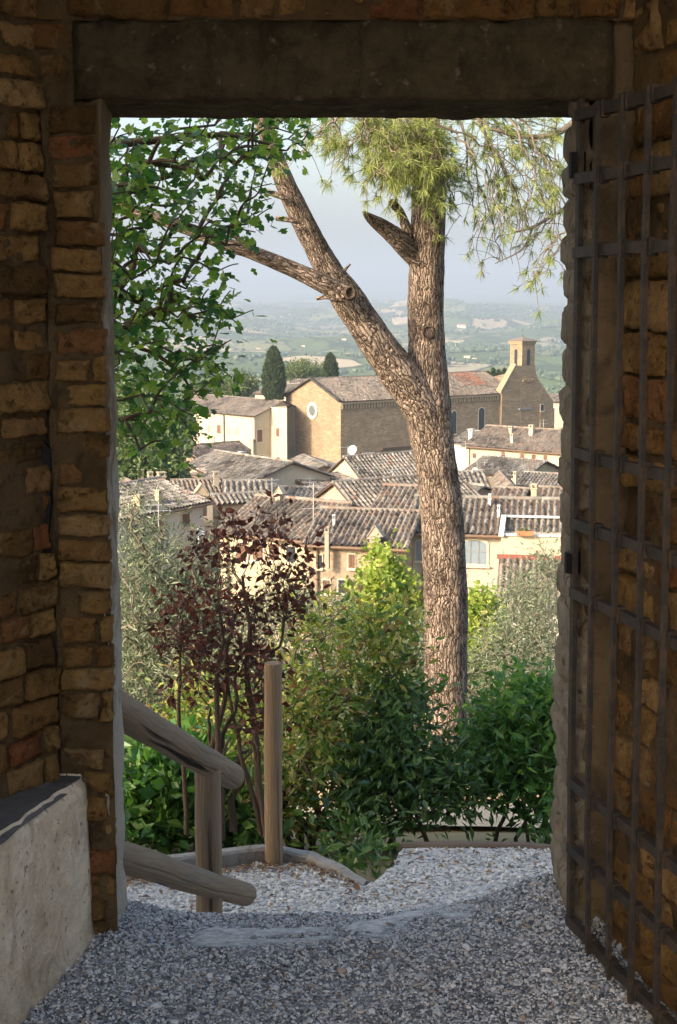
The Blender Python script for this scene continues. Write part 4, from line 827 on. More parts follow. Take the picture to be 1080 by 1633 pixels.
# trees left of the town
for i, (lab, sp, Y) in enumerate((('pale green leafy tree beyond the left houses', [(225, 690, 92, 45, 50, 3.), (255, 740, 90, 35, 40, 2.5), (205, 750, 90, 30, 40, 2.5)], 92), ('tall dense tree behind the broadleaf branches at far left', [(250, 660, 130, 55, 40, 4.), (205, 640, 130, 45, 45, 4.), (290, 690, 130, 30, 30, 3.)], 130))):
    shrub('leafy_tree', lab, 'tree', (235, 800), Y, sp, 330, 26, .42, .7, LF_TREE, TWIG, 55 + i, .3, .45, crown='crown', stem_name='trunk')
# ------------------------------------------------------------------ the town
T_GREY = m_tile('tiles_grey', (0.108, 0.098, 0.086), (0.209, 0.190, 0.166), (0.317, 0.293, 0.256), (0.212, 0.136, 0.098))
T_WARM = m_tile('tiles_warm', (0.123, 0.099, 0.080), (0.221, 0.178, 0.145), (0.300, 0.262, 0.219), (0.243, 0.139, 0.097))
T_FAR = m_tile('tiles_far', (0.124, 0.105, 0.089), (0.191, 0.158, 0.132), (0.263, 0.230, 0.197), (0.222, 0.137, 0.100))
T_RED = m_tile('tiles_red', (0.160, 0.072, 0.048), (0.208, 0.092, 0.060), (0.240, 0.128, 0.088), (0.224, 0.096, 0.064))
CREAM = m_plaster('cream_plaster', (0.475, 0.404, 0.294), (0.312, 0.265, 0.201)); OCHRE = m_plaster('ochre_plaster', (0.438, 0.358, 0.244), (0.293, 0.236, 0.172))
WHITEP = m_plaster('white_plaster', (0.505, 0.472, 0.425), (0.334, 0.300, 0.260)); BEIGE = m_plaster('beige_plaster', (0.431, 0.377, 0.310), (0.298, 0.254, 0.210)); STONEP = m_plaster('rubble_plaster', (0.360, 0.303, 0.230), (0.221, 0.181, 0.140), 1.2)
BRW = m_wallbrick('house_brick', (0.336, 0.243, 0.169), (0.404, 0.311, 0.223), (0.348, 0.309, 0.255), 1.3)
CHB = m_wallbrick('church_brick', (.25, .18, .115), (.37, .275, .18), (.29, .235, .16), .8)
SHUT = m_plain('brown_shutter', (.16, .085, .055), .7); GLASS = m_plain('window_dark', (.03, .034, .04), .15, 0, .1, 2, .5); GLASSB = m_plain('window_blue', (.20, .25, .29), .12, 0, .1, 2, .5)
TRIM = m_plain('pale_trim', (.55, .47, .36), .9); WOODD = m_plain('dark_wood', (.10, .065, .045), .85); WHITE = m_plain('white_paint', (.60, .58, .54), .7); METAL = m_plain('aerial_metal', (.55, .54, .52), .45, .6)
LEAD = m_plain('lead_grey', (.22, .22, .22), .7)
Zu = np.array([0, 0, 1.])
def slope(mb, O, U, L, S, SL, N, seed, pitch=.27, row=.38, lift=1.):
    r = np.random.RandomState(seed); nc = max(2, int(round(L / pitch))); nr = max(2, int(round(SL / row)))
    prof_t = np.array([0, .16, .30, .42, .56, .70, .84]); prof_h = np.array([0, 0, .045, .085, .095, .075, .035]) * lift
    ct = (np.arange(nc)[:, None] + prof_t[None]).ravel(); ct = np.append(ct, nc); hh = np.append(np.tile(prof_h, nc), 0.); col = np.minimum(ct.astype(int), nc - 1)
    cover = np.append(np.tile([0, 0, 1, 1, 1, 1, 1], nc), 0)
    rows = []; til = []; tin = []
    tv = np.clip(r.normal(.55, .22, (nr, nc)), 0, 1); tr_ = np.clip(r.normal(.33, .12, (nr, nc)), 0, 1); t2 = r.rand(nr, nc); jx = r.normal(0, .05, (nr, nc)); jh = r.normal(0, .014, (nr, nc))
    patch = fbm(np.stack(np.meshgrid(np.arange(nc) / 7., np.arange(nr) / 5., indexing='xy') + [np.full((nr, nc), seed * 3.3)], -1), 3)
    tv = np.clip(tv + patch * .6, 0, 1); t2 = np.clip(t2 * .75 + patch * .5 + .12, 0, 1)
    colp = t2 + 0
    for k in range(nr):
        for e, (sv, up) in enumerate((((k) * SL / nr, .035 * lift), ((k + .97) * SL / nr, 0.))):
            x = (ct + jx[k, col] * cover) * L / nc; x = np.clip(x, 0, L)
            h = hh + up * (.4 + .6 * cover) + jh[k, col] * cover + .10 * fbm(np.stack([ct * .06, np.full_like(ct, sv * .25), np.full_like(ct, seed)], -1), 2)
            rows.append(O + np.outer(x, U) + S * sv + np.outer(h, N)); til.append(np.where(cover > 0, tv[k, col], tr_[k, col] * .95)); tin.append(np.where(cover > 0, t2[k, col], .2))
    G = np.stack(rows); n = mb.grid(G, 0, tile=np.stack(til), tint=np.stack(tin))
    # eave edge and underside
    a = O - N * .07; mb.prism([a, a + U * L, a + U * L + S * SL, a + S * SL], N * .06, 1)
def ridge_tiles(mb, A, B, seed, rr=.11):
    A, B = np.array(A), np.array(B); L = np.linalg.norm(B - A); n = max(2, int(L / .42)); r = np.random.RandomState(seed)
    for i in range(n):
        a, b = A + (B - A) * i / n, A + (B - A) * (i + 1.05) / n; v0 = mb.n
        mb.tube(np.array([a + Zu * r.normal(0, .01), b + Zu * .02]), [rr * 1.08, rr * .92], 8, 0, 0, 1, True)
        m = mb.n - v0; mb.attr.setdefault('tile', []).append((v0, np.full(m, np.clip(r.normal(.72, .15), 0, 1)))); mb.attr.setdefault('tint', []).append((v0, np.full(m, r.rand() * 1.0)))
def wallmesh(mb, quads, mi=0):
    for q_ in quads:
        p = np.array(q_, float); u = p[1] - p[0]; u = u / np.linalg.norm(u)
        wuv = np.column_stack([(p - p[0]) @ u + np.dot(p[0], u), p[:, 2], np.zeros(len(p))]); mb.add(p, [tuple(range(len(p)))], mi, wuv=wuv)
def wprism(mb, poly, d):
    p = np.array(poly); n = len(p); d = np.array(d); wallmesh(mb, [list(p[::-1]), list(p + d)] + [[p[i], p[(i + 1) % n], p[(i + 1) % n] + d, p[i] + d] for i in range(n)])
HSEED = [100]
def house(name, label, pa, pb, Ya, pr, wallm, tilem=None, pitch=.34, h=7., W=None, mode='front', over=.35, tile_pitch=.27, row=.38, cat='house', group=None, D=8., back=True, row_ridge=True, lift=1., wall_slots=None):
    """a house whose front eave runs from pixel pa to pixel pb (level, starting at distance Ya); pr: pixel height of its ridge.
    mode 'front': ridge parallel to the front; 'gable': the front is the gable end and the ridge runs back D metres"""
    HSEED[0] += 1; sd_ = HSEED[0]; tilem = tilem or T_GREY
    A = at(*pa, Ya); B = at_z(*pb, A[2]); U = B - A; L = np.linalg.norm(U[:2]); U = U / L; V = np.array([-U[1], U[0], 0]); z = A[2]
    root = empty(name, A - Zu * h, label, cat, group)
    if mode == 'front':
        if W is None:
            lo, hi = .3, 30
            for _ in range(40):
                m = (lo + hi) / 2; _, y = to_px((A + B) / 2 + V * m + Zu * m * pitch)
                if y > pr: lo = m
                else: hi = m
            W = 2 * lo
        rise = W / 2 * pitch; A0 = A + V * over; 
        c = [A + U * over + V * over, B - U * over + V * over, B - U * over + V * (W - over), A + U * over + V * (W - over)]
        dz = over * pitch
        top = [p + Zu * (dz - .09) for p in c]; bot = [p - Zu * h for p in c]
        ap = [(top[0] + top[3]) / 2 + Zu * (rise - dz), (top[1] + top[2]) / 2 + Zu * (rise - dz)]
        wm = MB(); wallmesh(wm, [[bot[0], bot[1], top[1], top[0]], [bot[1], bot[2], top[2], ap[1], top[1]], [bot[2], bot[3], top[3], top[2]], [bot[3], bot[0], top[0], ap[0], top[3]]])
        wo_ = wm.build('wall', wallm, root)
        SL = math.hypot(W / 2, rise); S = (V * W / 2 + Zu * rise) / SL; N = np.cross(U, S); rm = MB()
        slope(rm, A, U, L, S, SL, N, sd_, tile_pitch, row, lift)
        if back: slope(rm, B + V * W, -U, L, (-V * W / 2 + Zu * rise) / SL, SL, np.cross(-U, (-V * W / 2 + Zu * rise) / SL), sd_ + 50, tile_pitch * 1.6, row * 2, lift)
        if row_ridge: ridge_tiles(rm, A + V * W / 2 + Zu * (rise + .03), B + V * W / 2 + Zu * (rise + .03), sd_)
        ro = rm.build('roof', [tilem, WOODD], root)
        R0, R1 = A + V * W / 2 + Zu * rise, B + V * W / 2 + Zu * rise; P0 = c[0] + Zu * 0; slopeP, slopeN = A, N
    else:
        W = L; rise = L / 2 * pitch; M_ = (A + B) / 2 + Zu * rise
        c = [A + U * over, B - U * over, B - U * over + V * (D - .3), A + U * over + V * (D - .3)]; dz = over * pitch
        top = [p + Zu * (dz - .09) for p in c]; bot = [p - Zu * h for p in c]; ap = [M_ - Zu * .09, M_ + V * (D - .3) - Zu * .09]
        wm = MB(); wallmesh(wm, [[bot[0], bot[1], top[1], ap[0], top[0]], [bot[1], bot[2], top[2], top[1]], [bot[2], bot[3], top[3], ap[1], top[2]], [bot[3], bot[0], top[0], top[3]]])
        wo_ = wm.build('wall', wallm, root); rm = MB(); SL = math.hypot(L / 2, rise); of = -V * .25
        S = (U * L / 2 + Zu * rise) / SL; slope(rm, A + V * D + of, -V, D, S, SL, np.cross(-V, S), sd_, tile_pitch, row, lift)
        S2 = (-U * L / 2 + Zu * rise) / SL; slope(rm, B + of, V, D, S2, SL, np.cross(V, S2), sd_ + 50, tile_pitch, row, lift)
        ridge_tiles(rm, M_ + of + Zu * .03, M_ + of + V * D + Zu * .03, sd_)
        ro = rm.build('roof', [tilem, WOODD], root); R0, R1 = M_, M_ + V * D; P0 = c[0]; slopeP, slopeN = B, np.cross(V, S2)
    return dict(root=root, roof=ro, wall=wo_, A=A, B=B, U=U, V=V, P0=P0, z=z, L=L, W=W, R0=R0, R1=R1, sP=slopeP, sN=slopeN)
def basis(U, V): return [U, V, Zu]
def window(H, x0, y0, x1, y1, kind='shut', P=None, U=None, V=None, shape='rect', glass=None, side=None, name='window'):
    P = H['P0'] if P is None else P; U = H['U'] if U is None else U; V = H['V'] if V is None else V
    a, b = at_plane(x0, y1, P, V), at_plane(x1, y0, P, V); c = (a + b) / 2; wd = abs(np.dot(b - a, U)); ht = abs(b[2] - a[2]); fw = min(.12, wd * .14)
    def outline(ww, hh_, off):
        if shape == 'rect': pts = [(-ww, -hh_), (ww, -hh_), (ww, hh_), (-ww, hh_)]
        else:
            k = hh_ - (ww if shape == 'round' else ww * .42); th_ = np.linspace(0, math.pi, 17)
            pts = [(-ww, -hh_), (ww, -hh_)] + [(ww * math.cos(t), k + (hh_ - k) * math.sin(t)) for t in th_]
        return [c + U * p + Zu * q_ - V * off for p, q_ in pts]
    f = MB(); f.prism(outline(wd / 2 + fw, ht / 2 + fw, .0), -V * .05)
    f.box(c - Zu * (ht / 2 + fw + .03) - V * .07, (wd + fw * 3, .16, .07), basis=basis(U, V))
    fo = f.build(name, TRIM, H['root'])
    if kind == 'shut':
        for sgn in (-1, 1):
            s = MB(); n = 6; cw = wd / 2 - .01
            cc = c + U * sgn * (wd / 4); 
            s.box(cc - V * .06, (cw, .03, ht), basis=basis(U, V))
            for k in range(n): s.box(cc - V * .08 + Zu * (ht * ((k + .5) / n - .5)), (cw * .8, .03, ht / n * .55), basis=basis(U, V))
            s.build('shutter', SHUT, fo)
    elif kind == 'awning':
        s = MB(); s.box(c - V * .06 + Zu * ht * .2, (wd, .03, ht * .55), basis=basis(U, V))
        t = c - Zu * ht * .08 - V * .07; s.prism([t - U * wd / 2, t + U * wd / 2, t + U * wd / 2 - V * .55 - Zu * ht * .42, t - U * wd / 2 - V * .55 - Zu * ht * .42], Zu * .04); s.build('shutter', SHUT, fo)
    else:
        g = MB(); g.prism(outline(wd / 2, ht / 2, .052), -V * .012); po = g.build('pane', glass or GLASS, fo)
        if kind in ('grid', 'bars'):
            b_ = MB(); nx = 2 if kind == 'grid' else 1
            for k in range(nx): b_.box(c + U * wd * ((k + 1) / (nx + 1) - .5) - V * .075, (.06, .03, ht * .96), basis=basis(U, V))
            b_.box(c - V * .078 + Zu * ht * .03, (wd, .03, .05), basis=basis(U, V)); b_.build('glazing_bars', LEAD if kind == 'grid' else TRIM, fo)
    return fo
def chimney(H, px, py, hpx, wpx, Y=None, mat=None, cap='slab', roof=True):
    """a stack whose foot shows at pixel (px, py) on the roof slope"""
    if Y is None: P = at_plane(px, py, H['sP'], H['sN']); Y = P[1]
    else: P = at(px, py, Y)
    g = ppm(Y); w_, hh_ = wpx / g, hpx / g; mat = mat or BEIGE; q = MB(); U, V = H['U'], H['V']
    q.box(P + Zu * (hh_ * .5 - .35), (w_, w_ * .9, hh_ + .7 - hh_ * .12), basis=basis(U, V))
    q.box(P + Zu * hh_ * .93, (w_ * 1.22, w_ * 1.1, hh_ * .07), basis=basis(U, V))
    ch = q.build('chimney', mat, H['roof']); q = MB()
    return ch
def chimney_cap(H, ch, px, py, Y, wpx):
    return
SS = lambda k: None

# --- front row
H1 = house('tiled_house', 'brick house below with a broad striped tile roof and three chimneys', (478, 868), (650, 876), 66, 814, BRW, T_WARM, h=6.5, D=8, over=.3)
o = MB()
def pot(H, px, py, hpx, wpx, mat, Y=None, gable=False):
    P = at_plane(px, py, H['sP'], H['sN']) if Y is None else at(px, py, Y); g = ppm(P[1]); w_, hh_ = wpx / g, hpx / g; q = MB(); U, V = H['U'], H['V']
    q.box(P + Zu * (hh_ / 2 - .4), (w_, w_, hh_ + .8), basis=basis(U, V)); q.box(P + Zu * (hh_ + .03), (w_ * 1.3, w_ * 1.3, .08), basis=basis(U, V))
    ch = q.build('chimney', mat, H['roof'])
    q = MB(); t = P + Zu * (hh_ + .07)
    if gable:
        a = w_ * .75; q.prism([t - U * a, t + U * a, t + Zu * a * 1.5], V * w_ * .2); q.prism([t - U * a + V * w_ * .8, t + U * a + V * w_ * .8, t + Zu * a * 1.5 + V * w_ * .8], V * w_ * .2)
        for s_ in (-1, 1): q.prism([t + U * a * s_ * 1.1 - V * .05, t + Zu * a * 1.55 - V * .05, t + Zu * a * 1.72 - V * .05, t + U * a * s_ * 1.25 - V * .05], V * (w_ + .1))
    else:
        for s_ in (-1, 1): q.box(t + U * w_ * .4 * s_ + Zu * .09, (w_ * .2, w_, .18), basis=basis(U, V))
        q.box(t + Zu * .21, (w_ * 1.25, w_ * 1.25, .06), basis=basis(U, V))
    q.build('chimney_cap', mat, ch); return ch
for a in ((522, 880, 32, 7, BRW, 65.5, False), (598, 893, 36, 15, BRW, 65.3, True), (533, 838, 8, 4, METAL, None, False)): pot(H1, *a)
window(H1, 504, 885, 514, 905, 'dark'); window(H1, 556, 884, 566, 905, 'shut'); window(H1, 540, 925, 552, 945, 'dark')
H2 = house('plastered_house', 'beige plastered house with arched windows right of the pine trunk', (648, 850), (920, 857), 67, 795, BEIGE, T_GREY, h=7.5, over=.3, tile_pitch=.3)
window(H2, 737, 862, 776, 898, 'grid', shape='seg', glass=GLASSB); window(H2, 664, 862, 676, 893, 'grid', shape='seg', glass=GLASSB)
window(H2, 663, 942, 676, 974, 'shut', name='door'); window(H2, 748, 946, 766, 975, 'shut')
for px_, py_ in ((781, 806), (795, 824)): pot(H2, px_, py_, 9, 4, WHITE)
# roof terrace and lean-to
UU, VV, PP = H2['U'], H2['V'], H2['P0']
t0 = at(800, 853, 65.6); t1 = at_z(925, 855, t0[2]); tl = np.linalg.norm(t1 - t0); q = MB(); tz = (853 - 836) / ppm(65.6)
q.box((t0 + t1) / 2 - Zu * .75 + VV * .9, (tl, 2.4, 1.5), basis=basis(UU, VV)); 
te = q.build('terrace', CREAM, H2['root'])
q = MB()
for c_, s_ in (((t0 + t1) / 2 + Zu * .05 - VV * .3, (tl + .1, .16, .09)), (t0 + VV * .9 + Zu * .06, (.24, 2.6, .14)), ((t0 + t1) / 2 + Zu * .55 + VV * 2.2, (tl + .1, .16, .09))): q.box(c_, s_, basis=basis(UU, VV))
q.prism([t0 + VV * 2.1 - UU * .1, t0 + VV * 2.1 + UU * .12, t0 + VV * 2.1 + UU * .12 + Zu * .6, t0 + VV * 2.1 - UU * .1 + Zu * .6], VV * .2)
q.prism([t0 - VV * .38 - UU * .12 + Zu * .0, t0 + VV * 2.2 - UU * .12 + Zu * .5, t0 + VV * 2.2 - UU * .12 + Zu * .62, t0 - VV * .38 - UU * .12 + Zu * .12], UU * .24)
q.build('parapet_cap', WHITE, te)
a0 = at(796, 892, 65.2); q = MB(); Sd = -VV * .86 - Zu * .5; Sd /= np.linalg.norm(Sd)
LL = 3.6; slope(q, a0 + Sd * LL, UU, 4.2, -Sd, LL, np.cross(UU, -Sd), 901, .3, .38); q.build('lean_to_roof', [T_WARM, WOODD], H2['root'])
q = MB(); b0 = a0 + Sd * LL + UU * .15 + VV * .25; wallmesh(q, [[b0 - Zu * 5, b0 + UU * 4 - Zu * 5, b0 + UU * 4 - Zu * .1, b0 - Zu * .1], [a0 + UU * .15 - Zu * 6, b0 - Zu * 6, b0 - Zu * .1, a0 + UU * .15 - Zu * .1]]); q.build('lean_to_wall', WHITEP, H2['root'])
q = MB(); q.box(a0 + UU * 2. + VV * .05 + Zu * .12, (4.2, .1, .22), basis=basis(UU, VV)); q.build('flashing', m_plain('red_flashing', (.24, .085, .065)), H2['root'])
fp = empty('flower_pot', t0 + UU * 1.1 - VV * .35 + Zu * .1, 'terracotta planter standing on the white terrace parapet', 'planter'); q = MB(); q.box(t0 + UU * 1.1 - VV * .42 + Zu * .18, (.75, .25, .22), basis=basis(UU, VV)); q.build('pot', m_plain('terracotta', (.45, .17, .08)), fp)
q = MB(); r = np.random.RandomState(1); leaf_cloud(q, t0 + UU * 1.1 - VV * .42 + Zu * .32 + r.randn(90, 3) * [.2, .1, .06], r.randn(90, 3), np.full(90, .12), .6, r); q.build('foliage', LF_TREE, fp)
H3 = house('yellow_house', 'house with yellow wall and brown ribbed roof behind the red shrub', (338, 848), (497, 864), 71, 797, OCHRE, T_WARM, h=7, over=.3, tile_pitch=.3)
for x0 in (378, 404): window(H3, x0, 866, x0 + 16, 892, 'shut')
pot(H3, 445, 797, 8, 9, OCHRE, None, True)
H4 = house('white_house', 'white walled house with grey tiled roof at far left', (150, 838), (338, 801), 70, 778, WHITEP, T_GREY, h=7, over=.35, pitch=.30)
window(H4, 244, 828, 260, 852, 'shut'); window(H4, 205, 836, 218, 862, 'dark'); pot(H4, 222, 812, 14, 13, OCHRE); pot(H4, 253, 802, 12, 8, OCHRE)
H5 = house('ridge_house', 'small house with hipped ridge and twin chimneys at far left', (170, 790), (247, 786), 86, 765, STONEP, T_WARM, h=6, mode='gable', D=9, pitch=.5)
pot(H5, 225, 772, 16, 8, STONEP, 88); pot(H5, 258, 790, 30, 11, STONEP, 84); pot(H5, 240, 770, 10, 7, STONEP, 86)
# --- second row
HA = house('long_house', 'house with pale beige tile roof between the white house and striped roof', (282, 795), (365, 792), 84, 766, BEIGE, T_WARM, h=6, pitch=.3); pot(HA, 345, 775, 16, 8, BRW); pot(HA, 322, 800, 10, 14, OCHRE, 80, True)
HB = house('striped_roof_house', 'low house with boldly striped short tile roof in the town centre', (356, 789), (432, 788), 82, 768, BEIGE, T_GREY, h=5, pitch=.36, tile_pitch=.36, lift=1.15); window(HB, 405, 790, 425, 795, 'dark')
HC = house('wide_roof_house', 'cream house under a wide grey roof with a hipped left end', (272, 752), (395, 774), 108, 728, CREAM, T_GREY, h=7, pitch=.33); pot(HC, 385, 740, 14, 6, WHITE, 112)
window(HC, 276, 757, 281, 768, 'shut'); window(HC, 285, 758, 290, 770, 'dark'); window(HC, 299, 764, 304, 776, 'shut')
HC2 = house('side_roof_house', 'dark roofed house with pale ridge beside the wide roof', (360, 772), (448, 757), 104, 738, BEIGE, T_GREY, h=6, pitch=.30)
q = MB(); s0 = at(355, 742, 112); q.box(s0 + np.array([.6, 0, .3]), (2.4, 1.4, .12), rot=.5); tag(q.build('roof_canopy', WHITE), 'flat white canopy lying on the dark roof below the convent', 'canopy')
HD = house('brick_end_house', 'small house with brick end wall and mottled roof below the convent', (312, 732), (410, 724), 135, 708, BRW, T_WARM, h=7, pitch=.32); pot(HD, 405, 722, 16, 6, STONEP, 128); window(HD, 390, 727, 396, 736, 'dark')
HE = house('arcaded_house', 'little cream house with three blind arches before the church front', (426, 747), (459, 765), 118, 734, CREAM, T_GREY, h=5, pitch=.32, D=7); 
for x0 in (434, 441, 448): window(HE, x0, 752 + (x0 - 434) * .5, x0 + 4.5, 772, 'open', shape='round', glass=BEIGE)
HE2 = house('dark_roof_house', 'dark striped roof next to the little arcaded house', (457, 774), (500, 775), 112, 759, STONEP, T_GREY, h=5, pitch=.5, tile_pitch=.33, lift=1.15)
HF = house('gabled_house', 'cream gabled house with ribbed grey roof below the church side', (521, 758), (584, 770), 112, 736, CREAM, T_GREY, mode='gable', D=9.5, h=6, pitch=.62, tile_pitch=.34, lift=1.15)
HG_ = house('mossy_roof_house', 'low house with brown mossy roof beside a white pipe', (503, 780), (570, 766), 102, 761, STONEP, T_WARM, h=4, pitch=.25)
HI = house('rubble_house', 'stone walled house with a large blue grey roof in mid town', (500, 797), (575, 815), 84, 772, STONEP, T_GREY, mode='gable', D=9, h=5, pitch=.50, tile_pitch=.3, lift=1.1); window(HI, 520, 797, 527, 812, 'shut')
HJ = house('orange_edged_house', 'house with orange verge tiles on its striped roof left of the trunk', (586, 817), (690, 822), 76, 776, OCHRE, T_WARM, h=5, pitch=.36, tile_pitch=.3, lift=1.1)
HK = house('hidden_roof_house', 'grey roof partly hidden behind the pine trunk', (620, 784), (735, 800), 92, 768, CREAM, T_GREY, h=6, pitch=.34); window(HK, 628, 788, 634, 797, 'dark')
HL = house('stack_roof_house', 'small dark roof at the foot of the church with a dish beside it', (595, 776), (665, 770), 125, 758, STONEP, T_GREY, h=6, pitch=.34)
HE3 = house('terrace_roof_house', 'row of low grey striped roofs left of the rubble house', (428, 793), (512, 796), 96, 778, BEIGE, T_GREY, h=4, pitch=.34, tile_pitch=.34, lift=1.15)
HE4 = house('stepped_roof_house', 'low striped roof squeezed behind the yellow house', (345, 806), (440, 801), 78, 788, BEIGE, T_GREY, h=4, pitch=.34, tile_pitch=.3, lift=1.1)
# --- right of the trunk
HM = house('shuttered_palazzo', 'long yellow house with brown shutters below the bell tower', (735, 711), (905, 724), 150, 684, CREAM, T_WARM, h=8, pitch=.36, over=.4)
for x0, y0, x1, y1, k in ((754, 723, 760, 731, 'shut'), (775, 725, 781, 737, 'shut'), (787, 726, 793, 740, 'shut'), (800, 720, 806, 730, 'awning'), (830, 723, 837, 733, 'awning'), (848, 725, 855, 737, 'shut'), (867, 726, 873, 738, 'shut')): window(HM, x0, y0, x1, y1, k)
window(HM, 843, 745, 848, 754, 'open', shape='round', glass=WOODD)
for a in ((817, 706, 10, 5, CREAM), (848, 694, 12, 7, CREAM), (815, 690, 6, 5, CREAM)): pot(HM, *a)
q = MB(); P = at(828, 715, 150); q.tube(np.array([at(827.5, 721, HM['P0'][1] - .15), at(827.5, 752, HM['P0'][1] - .15)]), .06, 8); q.build('drainpipe', WOODD, HM['root'])
HN = house('grey_hip_house', 'dark grey roof with small lantern under the church wall', (715, 706), (790, 712), 172, 689, WHITEP, T_GREY, h=6, pitch=.32); pot(HN, 752, 697, 9, 7, WHITE, 170); pot(HN, 777, 697, 9, 10, CREAM, 168); pot(HN, 778, 688, 6, 5, CREAM, 168)
HO = house('sloping_roof_house', 'house with long mottled dark roof before the shuttered house', (735, 752), (838, 762), 118, 732, OCHRE, T_GREY, h=5, pitch=.32)
HP = house('barn_roof_house', 'ribbed grey roof right of the pine trunk above the arched windows', (728, 783), (785, 782), 94, 753, BEIGE, T_GREY, h=4, pitch=.42, tile_pitch=.33, lift=1.15)
HQ = house('gable_end_house', 'small house with bright cream gable end at right', (800, 786), (832, 786), 98, 765, CREAM, T_WARM, mode='gable', D=8, h=4, pitch=.75)
HR = house('back_roof_house', 'grey mottled roof at far right below the shuttered house', (818, 776), (910, 782), 110, 756, STONEP, T_GREY, h=5, pitch=.34)
HS = house('low_roof_house', 'low striped terracotta roof just above the beige house ridge', (775, 797), (835, 800), 86, 779, OCHRE, T_WARM, h=4, pitch=.36, tile_pitch=.36, lift=1.15); pot(HS, 852, 799, 20, 9, OCHRE, 84)
HT = house('corner_roof_house', 'striped brown roof at far right with a square chimney', (838, 797), (915, 800), 88, 778, OCHRE, T_WARM, h=4, pitch=.36, tile_pitch=.36, lift=1.15)
pot(HO, 822, 772, 14, 5, CREAM, 108); pot(HO, 768, 763, 8, 6, BRW, 100)

for H, lst in ((H1, ((575, 905, 584, 925, 'shut'), (620, 890, 630, 910, 'shut'), (515, 925, 526, 945, 'shut'))), (H3, ((430, 868, 446, 892, 'shut'), (458, 872, 472, 895, 'dark'))), (H4, ((290, 818, 301, 838, 'shut'), (170, 846, 182, 868, 'shut'))), (HA, ((300, 800, 306, 810, 'shut'),)), (HC, ((330, 768, 335, 778, 'dark'), (350, 772, 355, 781, 'shut'))), (HE2, ((470, 780, 475, 788, 'dark'),)), (HJ, ((620, 824, 630, 840, 'shut'),)), (HP, ((745, 788, 751, 797, 'dark'),)), (HO, ((760, 756, 765, 765, 'shut'), (790, 759, 795, 767, 'shut')))):
    for a_ in lst: window(H, *a_)
for H in (H1, H2, H3, H4, HM, HC, HJ, HP):
    q = MB(); g0_, g1_ = H['A'] - H['V'] * .08 - Zu * .06, H['B'] - H['V'] * .08 - Zu * .06; q.tube(np.array([g0_, g1_]), .075, 8); d0 = H['P0'] - H['V'] * .09 + H['U'] * .5; q.tube(np.array([g0_ + H['U'] * .6, d0 - Zu * .3, d0 - Zu * 5]), .05, 8); q.build('gutter', m_plain('copper_gutter', (.16, .10, .065), .6), H['root'])
# ------------------------------------------------------------------ the church
CH = house('brick_church', 'large brick church with round window and bell tower', (543, 641), (823, 626), 215, 607, CHB, T_FAR, h=22, pitch=.42, over=.25, cat='church', tile_pitch=.34, row=.5, W=15.2)
U, V, P0 = CH['U'], CH['V'], CH['P0']; A, B = CH['A'], CH['B']
# corbel table under the eave
q = MB(); n = 64
for k in range(n):
    c = P0 + U * (CH['L'] - .6) * (k + .5) / n - Zu * .75 - V * .12; q.box(c, (.26, .26, .75), basis=basis(U, V))
q.box(P0 + U * (CH['L'] - .5) / 2 - Zu * .28 - V * .16, (CH['L'] - .5, .36, .26), basis=basis(U, V)); q.build('corbel_table', CHB, CH['root'])
for (x0, y0, x1, y1, g) in ((763, 650, 772.5, 688, GLASS), (806.5, 646, 813, 690, GLASS), (720, 655, 728, 692, GLASS)): window(CH, x0, y0, x1, y1, 'open', shape='round', glass=m_plain('church_glass', (.04, .05, .055), .3))
# facade: gable end wall at A, facing -U
FP = A + U * .25; fu = -V                     # along the facade, left in view = +V
def fac(px, py): return at_plane(px, py, FP, U)
c = fac(499, 655)
def ring(rr0, rr1, off, th_n=28): 
    q = MB(); a = np.linspace(0, 2 * math.pi, th_n + 1)
    g = np.array([[c + V * math.cos(x) * k + Zu * math.sin(x) * k - U * o for x in a] for k, o in ((rr1, 0), (rr1, off), (rr0, off), (rr0, .02))]); q.grid(g); return q
q = ring(.85, 1.35, .16); ro = q.build('rose_window', TRIM, CH['root'])
q = MB(); q.prism([c + V * math.cos(x) * .9 + Zu * math.sin(x) * .9 - U * .02 for x in np.linspace(0, 2 * math.pi, 25)[:-1]], -U * .02); q.build('pane', m_plain('rose_glass', (.12, .13, .13), .3), ro)
window(CH, 493.5, 733, 505.5, 757, 'open', P=FP, U=V, V=U, shape='round', glass=WOODD, name='door'); 
q = MB()          # verge tiles of the facade gable
for e, s_ in ((A, 1), (A + V * CH['W'], -1)): q.prism([e - U * .35 - Zu * .05, CH['R0'] - U * .35 - Zu * .05, CH['R0'] - U * .35 + Zu * .25, e - U * .35 + Zu * .25], U * .5)
q.build('verge', T_FAR, CH['root'])
# blocked arch, ledge and white board low on the side wall
q = MB(); a_, b_ = at_plane(608, 716, P0 - V * .3, V), at_plane(655, 712, P0 - V * .3, V); q.box((a_ + b_) / 2, (np.dot(b_ - a_, U), .7, .3), basis=basis(U, V)); q.build('ledge', WOODD, CH['root'])
window(CH, 612, 724, 636, 770, 'open', shape='round', glass=m_plaster('blocked_arch', (.50, .44, .35)))
q = MB(); a_, b_ = at_plane(578, 732, P0 - V * .2, V), at_plane(597, 721, P0 - V * .2, V); q.box((a_ + b_) / 2, (np.dot(b_ - a_, U), .1, b_[2] - a_[2]), basis=basis(U, V)); q.build('white_panel', WHITE, CH['root'])
